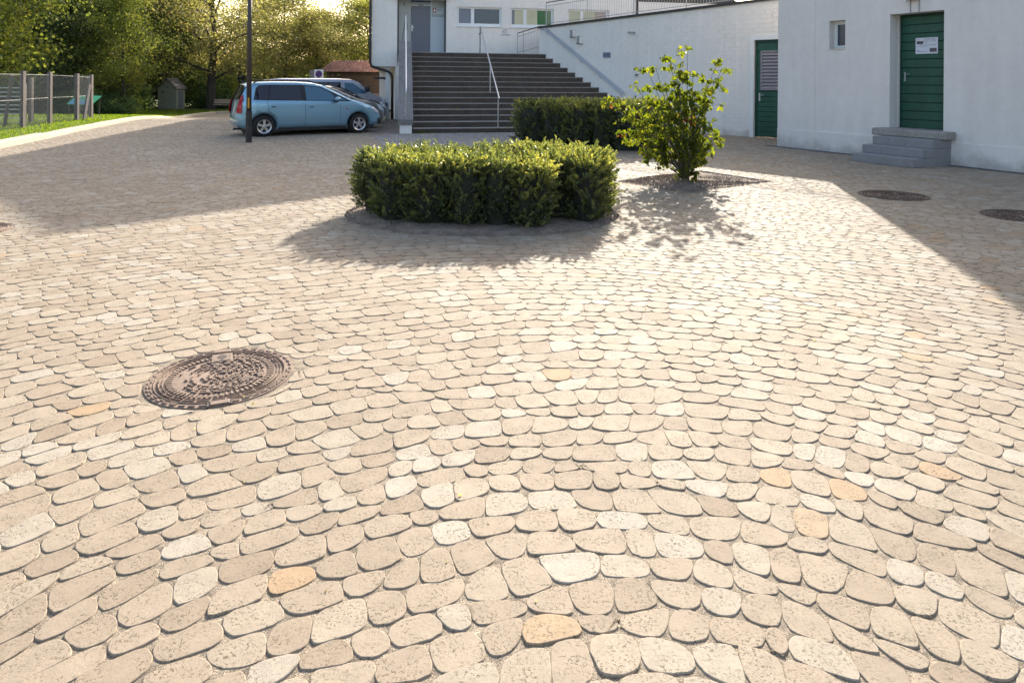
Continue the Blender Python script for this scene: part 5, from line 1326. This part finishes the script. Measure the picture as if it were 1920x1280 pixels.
# small dogwood tree
dg = thing('small_tree', (2.80, 10.95, 0.03), 0, 'small multi stemmed tree with drooping yellow green leaves in the gravel square', 'tree')
tips = [(2.81, 0, 2.05), (2.55, .1, 2.0), (2.62, -.2, 1.75), (3.33, .15, 1.92), (3.10, -.1, 1.62), (3.22, .3, 1.45), (2.15, -.1, 1.80), (2.38, .3, 1.82), (2.02, .1, 1.52), (1.74, .2, 1.35), (1.86, -.2, 1.12), (2.05, .2, .98), (1.82, .1, .78),
        (2.05, -.3, .50), (1.95, .3, .62), (3.20, -.1, .74), (3.02, .3, .66), (3.08, -.3, .85), (3.05, .1, .40), (2.72, -.3, .22), (2.85, .3, .30), (2.70, -.1, 1.30), (2.95, .1, 1.35), (2.45, .1, 1.25), (2.35, -.2, .85),
        (2.62, -.35, .75), (2.90, -.25, .98), (2.60, .3, 1.0), (2.75, -.4, .5), (2.25, -.1, .55), (2.5, .2, 1.55), (2.9, .0, 1.7), (2.3, -.3, 1.1), (1.62, .0, 1.22), (3.38, .1, 1.80), (3.25, .1, .60), (2.7, .1, 1.62), (2.45, -.1, 1.45), (2.85, -.2, 1.45), (3.0, .0, 1.18), (2.2, .15, 1.30), (2.62, 0, 1.88), (2.95, .1, 1.15), (1.95, 0, .90), (2.1, -.2, .72), (3.15, .1, .95)]
br = MB(); LV = []; LT = []; lr = random.Random(21)
def leafq(p, d, L_, W_, tone):
    d = d.normalized(); s = d.cross(Vector((lr.uniform(-1, 1), lr.uniform(-1, 1), lr.uniform(-.3, 1)))).normalized(); nrm = s.cross(d).normalized()
    m1 = p + d * L_ * .5; e_ = p + d * L_ - nrm * L_ * .28; fold = nrm * W_ * .45
    LV.extend([p, m1 + s * W_ + fold, e_, m1]); LT.append(tone); LV.extend([p, m1, e_, m1 - s * W_ + fold]); LT.append(tone)
for i, (tx_, ty_, tz_) in enumerate(tips):
    tgt = Vector((tx_ - 2.80, ty_ * 1.1, tz_ - .03)); b0 = Vector((lr.uniform(-.05, .05), lr.uniform(-.05, .05), 0))
    mid = Vector((tgt.x * .40 + lr.uniform(-.05, .05), tgt.y * .5, tgt.z * .55 - .05)); q1 = Vector((tgt.x * .12, tgt.y * .2, tgt.z * .25))
    P_ = []
    for k in range(9):
        u = k / 8; P_.append(b0 * (1 - u) ** 3 + q1 * 3 * u * (1 - u) ** 2 + mid * 3 * u * u * (1 - u) + tgt * u ** 3)
    br.tube(P_, .016 if tz_ > .9 else .011, 5, r2=.003)
    for k in range(4 if tz_ > .6 else 6, 9):
        base_ = P_[k]
        for j in range(1 if k < 6 else 3):
            dd = Vector((lr.gauss(0, 1), lr.gauss(0, 1), lr.uniform(-.1, .7))).normalized() * lr.uniform(.06, .20); tp_ = base_ + dd
            if tp_.z < .06: continue
            br.tube([base_, tp_], .003, 3, r2=.0015, cap=False)
            for m_ in range(5 if k > 4 else 3):
                p = tp_ + Vector((lr.gauss(0, .028), lr.gauss(0, .028), lr.gauss(0, .02)))
                dr_ = Vector((lr.gauss(0, .65), lr.gauss(0, .65), -lr.uniform(.1, 1.0)))
                red = lr.random() < (.30 if (2.7 < p.x + 2.8 < 2.95 and .95 < p.z < 1.12) or (p.x < -.95 and .5 < p.z < .75) else .006)
                leafq(p, dr_, lr.uniform(.075, .120), lr.uniform(.026, .040), lr.uniform(.965, 1) if red else lr.betavariate(2, 2) * .93)
br.build('branches', M['twig'], dg)
big_mesh('foliage', [tuple(v) for v in LV], 4, M['dogwood'], LT, dg)
ml_ = MB(); ml_.tube([(.02, -.02, -.03), (0, 0, .12)], .035, 8, r2=.022); ml_.build('trunk', M['twig'], dg)

# ------------------------------------------------------------------ background trees
def tree_proto(seed, H, cr, cb, nleaf, ls, m, trunk_r=.16, spread=1.0, sparse=False, shape='oval'):
    rr = random.Random(seed); rg_ = np.random.default_rng(seed)
    tb_ = MB(); cent = []
    top_ = Vector((rr.uniform(-.3, .3), rr.uniform(-.3, .3), H * .92)); N = 9
    TP = [Vector((top_.x * (k / N) ** 1.5 + .08 * math.sin(k + seed), top_.y * (k / N) ** 1.5 + .08 * math.cos(k * 1.3 + seed), H * .92 * k / N)) for k in range(N + 1)]
    tb_.tube(TP, trunk_r, 8, r2=.03)
    nb = 24
    for i in range(nb):
        u = (i + rr.random()) / nb; z = cb + (H - cb) * u * .93
        ti = min(N - 1, int(z / (H * .92) * N)); p = TP[ti].lerp(TP[ti + 1], z / (H * .92) * N - ti)
        prof = math.sqrt(max(.05, 1 - (2 * u - .85) ** 2 / 1.35)) if shape == 'oval' else (1 - u * .85)
        ln = cr * prof * rr.uniform(.65, 1.1); a = i * 2.4 + rr.uniform(-.5, .5); rise = rr.uniform(.1, .55) * spread
        e_ = p + Vector((math.cos(a) * ln, math.sin(a) * ln, ln * rise)); mid = p.lerp(e_, .5) + Vector((0, 0, ln * .10))
        tb_.tube([p, mid, e_], max(.02, trunk_r * .32 * (1 - u * .6)), 5, r2=.010, cap=False)
        for k in range(4):
            f = rr.uniform(.3, 1); q0 = p.lerp(mid, f * 2) if f < .5 else mid.lerp(e_, f * 2 - 1)
            q1 = q0 + Vector((rr.gauss(0, 1), rr.gauss(0, 1), rr.gauss(.2, .7))).normalized() * ln * .32
            tb_.tube([q0, q1], .018, 4, r2=.006, cap=False); cent.append((q1, cr * .17)); cent.append((q0.lerp(q1, .5), cr * .13))
        cent.append((e_, cr * .17))
    t = thing('tree', (0, 0, 0)); tb_.build('trunk', M['bark'], t)
    C_ = np.array([tuple(c[0]) for c in cent]); Rr_ = np.array([c[1] for c in cent]); idx = rg_.integers(0, len(cent), nleaf)
    P = C_[idx] + rg_.normal(size=(nleaf, 3)) * Rr_[idx][:, None] * np.array([1, 1, .75])
    P[:, 2] = np.maximum(P[:, 2], .15)
    D = rg_.normal(size=(nleaf, 3)) + np.array([0, 0, -.3]); l_ = ls * rg_.uniform(.6, 1.3, nleaf)
    clump = rg_.random(len(cent)); tone = np.clip(.55 * clump[idx] + .45 * rg_.random(nleaf), 0, 1)
    V, T = fans(P, D, l_, l_ * .36, tone)
    big_mesh('crown', V, 4, m, T, t)
    return t
def shrub_proto(seed, H, r, nleaf, ls, m):
    rg_ = np.random.default_rng(seed); t = thing('shrub', (0, 0, 0))
    nc = 34; a = rg_.uniform(0, 6.28, nc); q = np.sqrt(rg_.random(nc)); C_ = np.stack([np.cos(a) * q * r, np.sin(a) * q * r, rg_.uniform(.12, .95, nc) * H * (1 - .35 * q)], 1)
    idx = rg_.integers(0, nc, nleaf); P = C_[idx] + rg_.normal(size=(nleaf, 3)) * np.array([r * .2, r * .2, H * .10]); P[:, 2] = np.abs(P[:, 2])
    D = rg_.normal(size=(nleaf, 3)) + np.array([0, 0, .5]); l_ = ls * rg_.uniform(.6, 1.3, nleaf); cl_ = rg_.random(nc)
    V, T = fans(P, D, l_, l_ * .3, np.clip(.5 * cl_[idx] + .5 * rg_.random(nleaf), 0, 1)); big_mesh('foliage', V, 4, m, T, t)
    st_ = MB()
    for k in range(8): c = C_[k]; st_.tube([(0, 0, 0), tuple(c)], .02, 4, r2=.006)
    st_.build('stem', M['bark'], t); return t
protos = {
    'maple': tree_proto(1, 9.0, 3.3, 1.5, 26000, .17, M['leaf_lime'], .15),
    'dark': tree_proto(2, 9.5, 3.4, .6, 26000, .20, M['leaf_dark'], .18),
    'copper': tree_proto(3, 14, 4.2, 3.0, 19000, .17, M['leaf_copper'], .2),
    'big': tree_proto(4, 13, 5.8, 2.0, 34000, .15, M['leaf_olive'], .36, 1.5),
    'gold': tree_proto(5, 13, 4.0, 3.2, 17000, .18, M['leaf_gold'], .17),
    'olive': tree_proto(6, 12, 3.8, 2.8, 15000, .18, M['leaf_olive'], .18),
    'bare': tree_proto(7, 14, 4.0, 2.6, 6500, .17, M['leaf_olive'], .2, 1.6),
    'lime': tree_proto(8, 11, 3.6, 2.4, 17000, .17, M['leaf_lime'], .16)}
used = {}
def put(kind, x, y, s, rz, label, cat='tree', group='trees behind the courtyard', sz=None):
    p = protos[kind]
    if kind not in used: used[kind] = 1; o = p
    else: o = copytree(p)
    o.location = (x, y, gz(x, y) - .05); o.scale = (s, s, sz or s); o.rotation_euler = (0, 0, rz); tag(o, label, cat, group); return o
T = [('maple', -24.3, 30.5, 1.0, 0.3, 'bright yellow green tree at the left edge above the fence'),
     ('dark', -25.0, 38.5, .85, 1.2, 'dense dark green tree right of the bright tree at the left edge'),
     ('lime', -21.6, 38.0, .62, 2.1, 'shorter green tree with a pointed top left of the small hut'),
     ('dark', -28.6, 42.0, 1.0, 4.0, 'dark green tree behind the fence posts'),
     ('copper', -30.0, 50, 1.0, 0.5, 'tall dark copper leaved tree at the upper left'),
     ('copper', -36.0, 52, 1.1, 2.5, 'tall dark copper tree near the left edge of the trees'),
     ('dark', -24.5, 48.5, .9, 3.3, 'dark green tree behind the small grey hut'),
     ('big', -20.0, 45.6, .95, .8, 'large spreading olive green tree with forked trunks beside the bench'),
     ('olive', -26.5, 54, 1.0, 3.9, 'olive green tree rising behind the small grey hut'),
     ('gold', -17.3, 52, .95, 1.9, 'yellowing tree behind the lamp post'),
     ('gold', -20.6, 57, 1.05, 4.1, 'yellowing tree right of the large spreading tree'),
     ('lime', -17.4, 60, 1.0, 5.2, 'green tree with an upright trunk above the roof of the blue car'),
     ('olive', -15.6, 55, .9, 1.5, 'olive tree left of the no parking sign'),
     ('lime', -13.0, 62, 1.0, 0.9, 'light green tree rising behind the tiled shed roof'),
     ('bare', -11.2, 58, 1.0, 0.2, 'half bare tree with thin branches left of the building edge'),
     ('bare', -9.6, 62, 1.05, 2.2, 'half bare tree touching the building edge'),
     ('gold', -13.6, 70, 1.1, 3.0, 'yellow tree far behind the tiled shed')]
for a in T:
    o = put(*a)
    if a[2] > 49: o.scale = (a[3], a[3], a[3] * (.72 if a[1] < -14 else .85))
protos['shrub_a'] = shrub_proto(31, 1.7, 1.3, 6500, .13, M['leaf_blue']); protos['shrub_b'] = shrub_proto(32, 1.6, 1.2, 6500, .13, M['leaf_lime'])
SHR = [('shrub_a', -23.6, 37.5, 1.0, 'blue green shrub right of the information board'), ('shrub_a', -21.8, 37.8, .8, 'blue green shrub left of the small hut'), ('shrub_b', -23.4, 41.0, .75, 'green shrub in front of the small hut'),
       ('shrub_a', -24.8, 43.5, 1.2, 'pale flowering shrub beside the small hut'), ('shrub_a', -20.4, 47.8, 1.1, 'bushy shrub behind the trunk of the large tree'), ('shrub_b', -17.6, 49.5, 1.0, 'yellow green shrub behind the bench'), ('shrub_b', -19.2, 50, 1.5, 'tall light green shrub behind the dark sign'),
       ('shrub_a', -26.8, 36.2, 1.1, 'dark shrub behind the concrete fence posts'), ('shrub_b', -16.5, 48.5, 1.2, 'yellow green shrub behind the tail of the blue car'), ('shrub_a', -14.6, 49.5, 1.5, 'blue green shrub left of the tiled shed'), ('shrub_a', -29.5, 35.5, 1.3, 'dark shrub behind the white slats'),
       ('shrub_b', -27.5, 45, 1.6, 'tall green shrub deep behind the fence'), ('shrub_a', -31.5, 47, 1.9, 'large dark shrub at the left behind the fence'), ('shrub_a', -22.8, 49.8, 1.8, 'tall shrub behind the small hut roof')]
for k, x, y, s, lab in SHR: put(k, x, y, s, R.uniform(0, 6), lab, 'shrub', 'shrubs below the trees')
# far wood closing the view
rg_ = np.random.default_rng(77); n = 60000
ang_ = rg_.uniform(-.68, -.10, n); dist_ = 84 + rg_.uniform(0, 9, n); xx = np.tan(ang_) * dist_; hgt_ = 4.6 + 1.2 * np.sin(xx * .5) + 1.2 * np.sin(xx * 1.3 + 1)
zz = rg_.random(n) ** .8 * hgt_; P = np.stack([xx, dist_, zz - .4], 1); D = rg_.normal(size=(n, 3)); l_ = .55 * rg_.uniform(.6, 1.3, n)
V, T_ = fans(P, D, l_, l_ * .38, np.clip(.5 + .3 * np.sin(xx * .8) + .3 * rg_.normal(size=n), 0, 1))
fw = big_mesh('far_wood', V, 4, M['leaf_olive'], T_); tag(fw, 'far wood closing the view behind the single trees', 'wood', kind='stuff')

# grass blades on the strip beside the kerb
n = 42000; rg_ = np.random.default_rng(5); ky = np.array([k[1] for k in KL]); kx = np.array([k[0] for k in KL])
yy_ = 14 + 30 * rg_.random(n) ** 1.5; xo = .30 + 6.0 * rg_.random(n) ** 1.4; xx = np.interp(yy_, ky, kx) - xo
zz = np.array([gz(a, b) for a, b in zip(xx, yy_)]) + .085; P = np.stack([xx, yy_, zz], 1)
D = rg_.normal(size=(n, 3)) * .35 + np.array([0, 0, 1]); l_ = rg_.uniform(.03, .075, n) * (1 + (yy_ - 14) * .02)
V, T_ = fans(P, D, l_, l_ * .13, rg_.random(n)); tag(big_mesh('grass', V, 4, M['grass'], T_), 'short bright grass along the kerb', 'grass', kind='stuff')

# tufts of weed on the steps and along the bottom riser
V = []; TT = []
rg_ = np.random.default_rng(4)
for (a, k, nn) in ((.25, 0, 90), (.55, 0, 60), (2.0, 1, 30), (1.4, 4, 26), (3.05, 1, 26), (3.6, 9, 24), (.4, 1, 16), (2.6, 6, 12)):
    b = fo + Fd * (.33 * k - .02) + U * a; z0 = 0 if k == 0 else .15 + .18 * (k - 1)
    P = np.stack([b.x + rg_.normal(size=nn) * .07, b.y - .02 + rg_.normal(size=nn) * .015, z0 + 0 * rg_.random(nn)], 1)
    D = rg_.normal(size=(nn, 3)) * .5 + np.array([0, -.2, 1]); l_ = rg_.uniform(.03, .09, nn)
    v, t_ = fans(P, D, l_, l_ * .12, rg_.uniform(0, .6, nn)); V.append(v); TT.append(t_)
tag(big_mesh('weed_tufts', np.concatenate(V), 4, M['grass'], np.concatenate(TT)), 'small green weed tufts growing in the step corners', 'weeds', kind='stuff')

# fallen bits and small leaves on the paving
n = 260; rg_ = np.random.default_rng(9); yy_ = 2 + 18 * rg_.random(n); xx = (rg_.random(n) * 2 - 1) * .6 * yy_ * .9; P = np.stack([xx, yy_, .004 + 0 * xx], 1)
D = rg_.normal(size=(n, 3)) * np.array([1, 1, .12]); l_ = rg_.uniform(.008, .022, n); V, T_ = fans(P, D, l_, l_ * .3, rg_.uniform(.4, 1, n))
tag(big_mesh('leaf_litter', V, 4, M['leaf_gold'], T_), 'tiny dry leaf bits scattered over the paving', 'litter', kind='stuff')
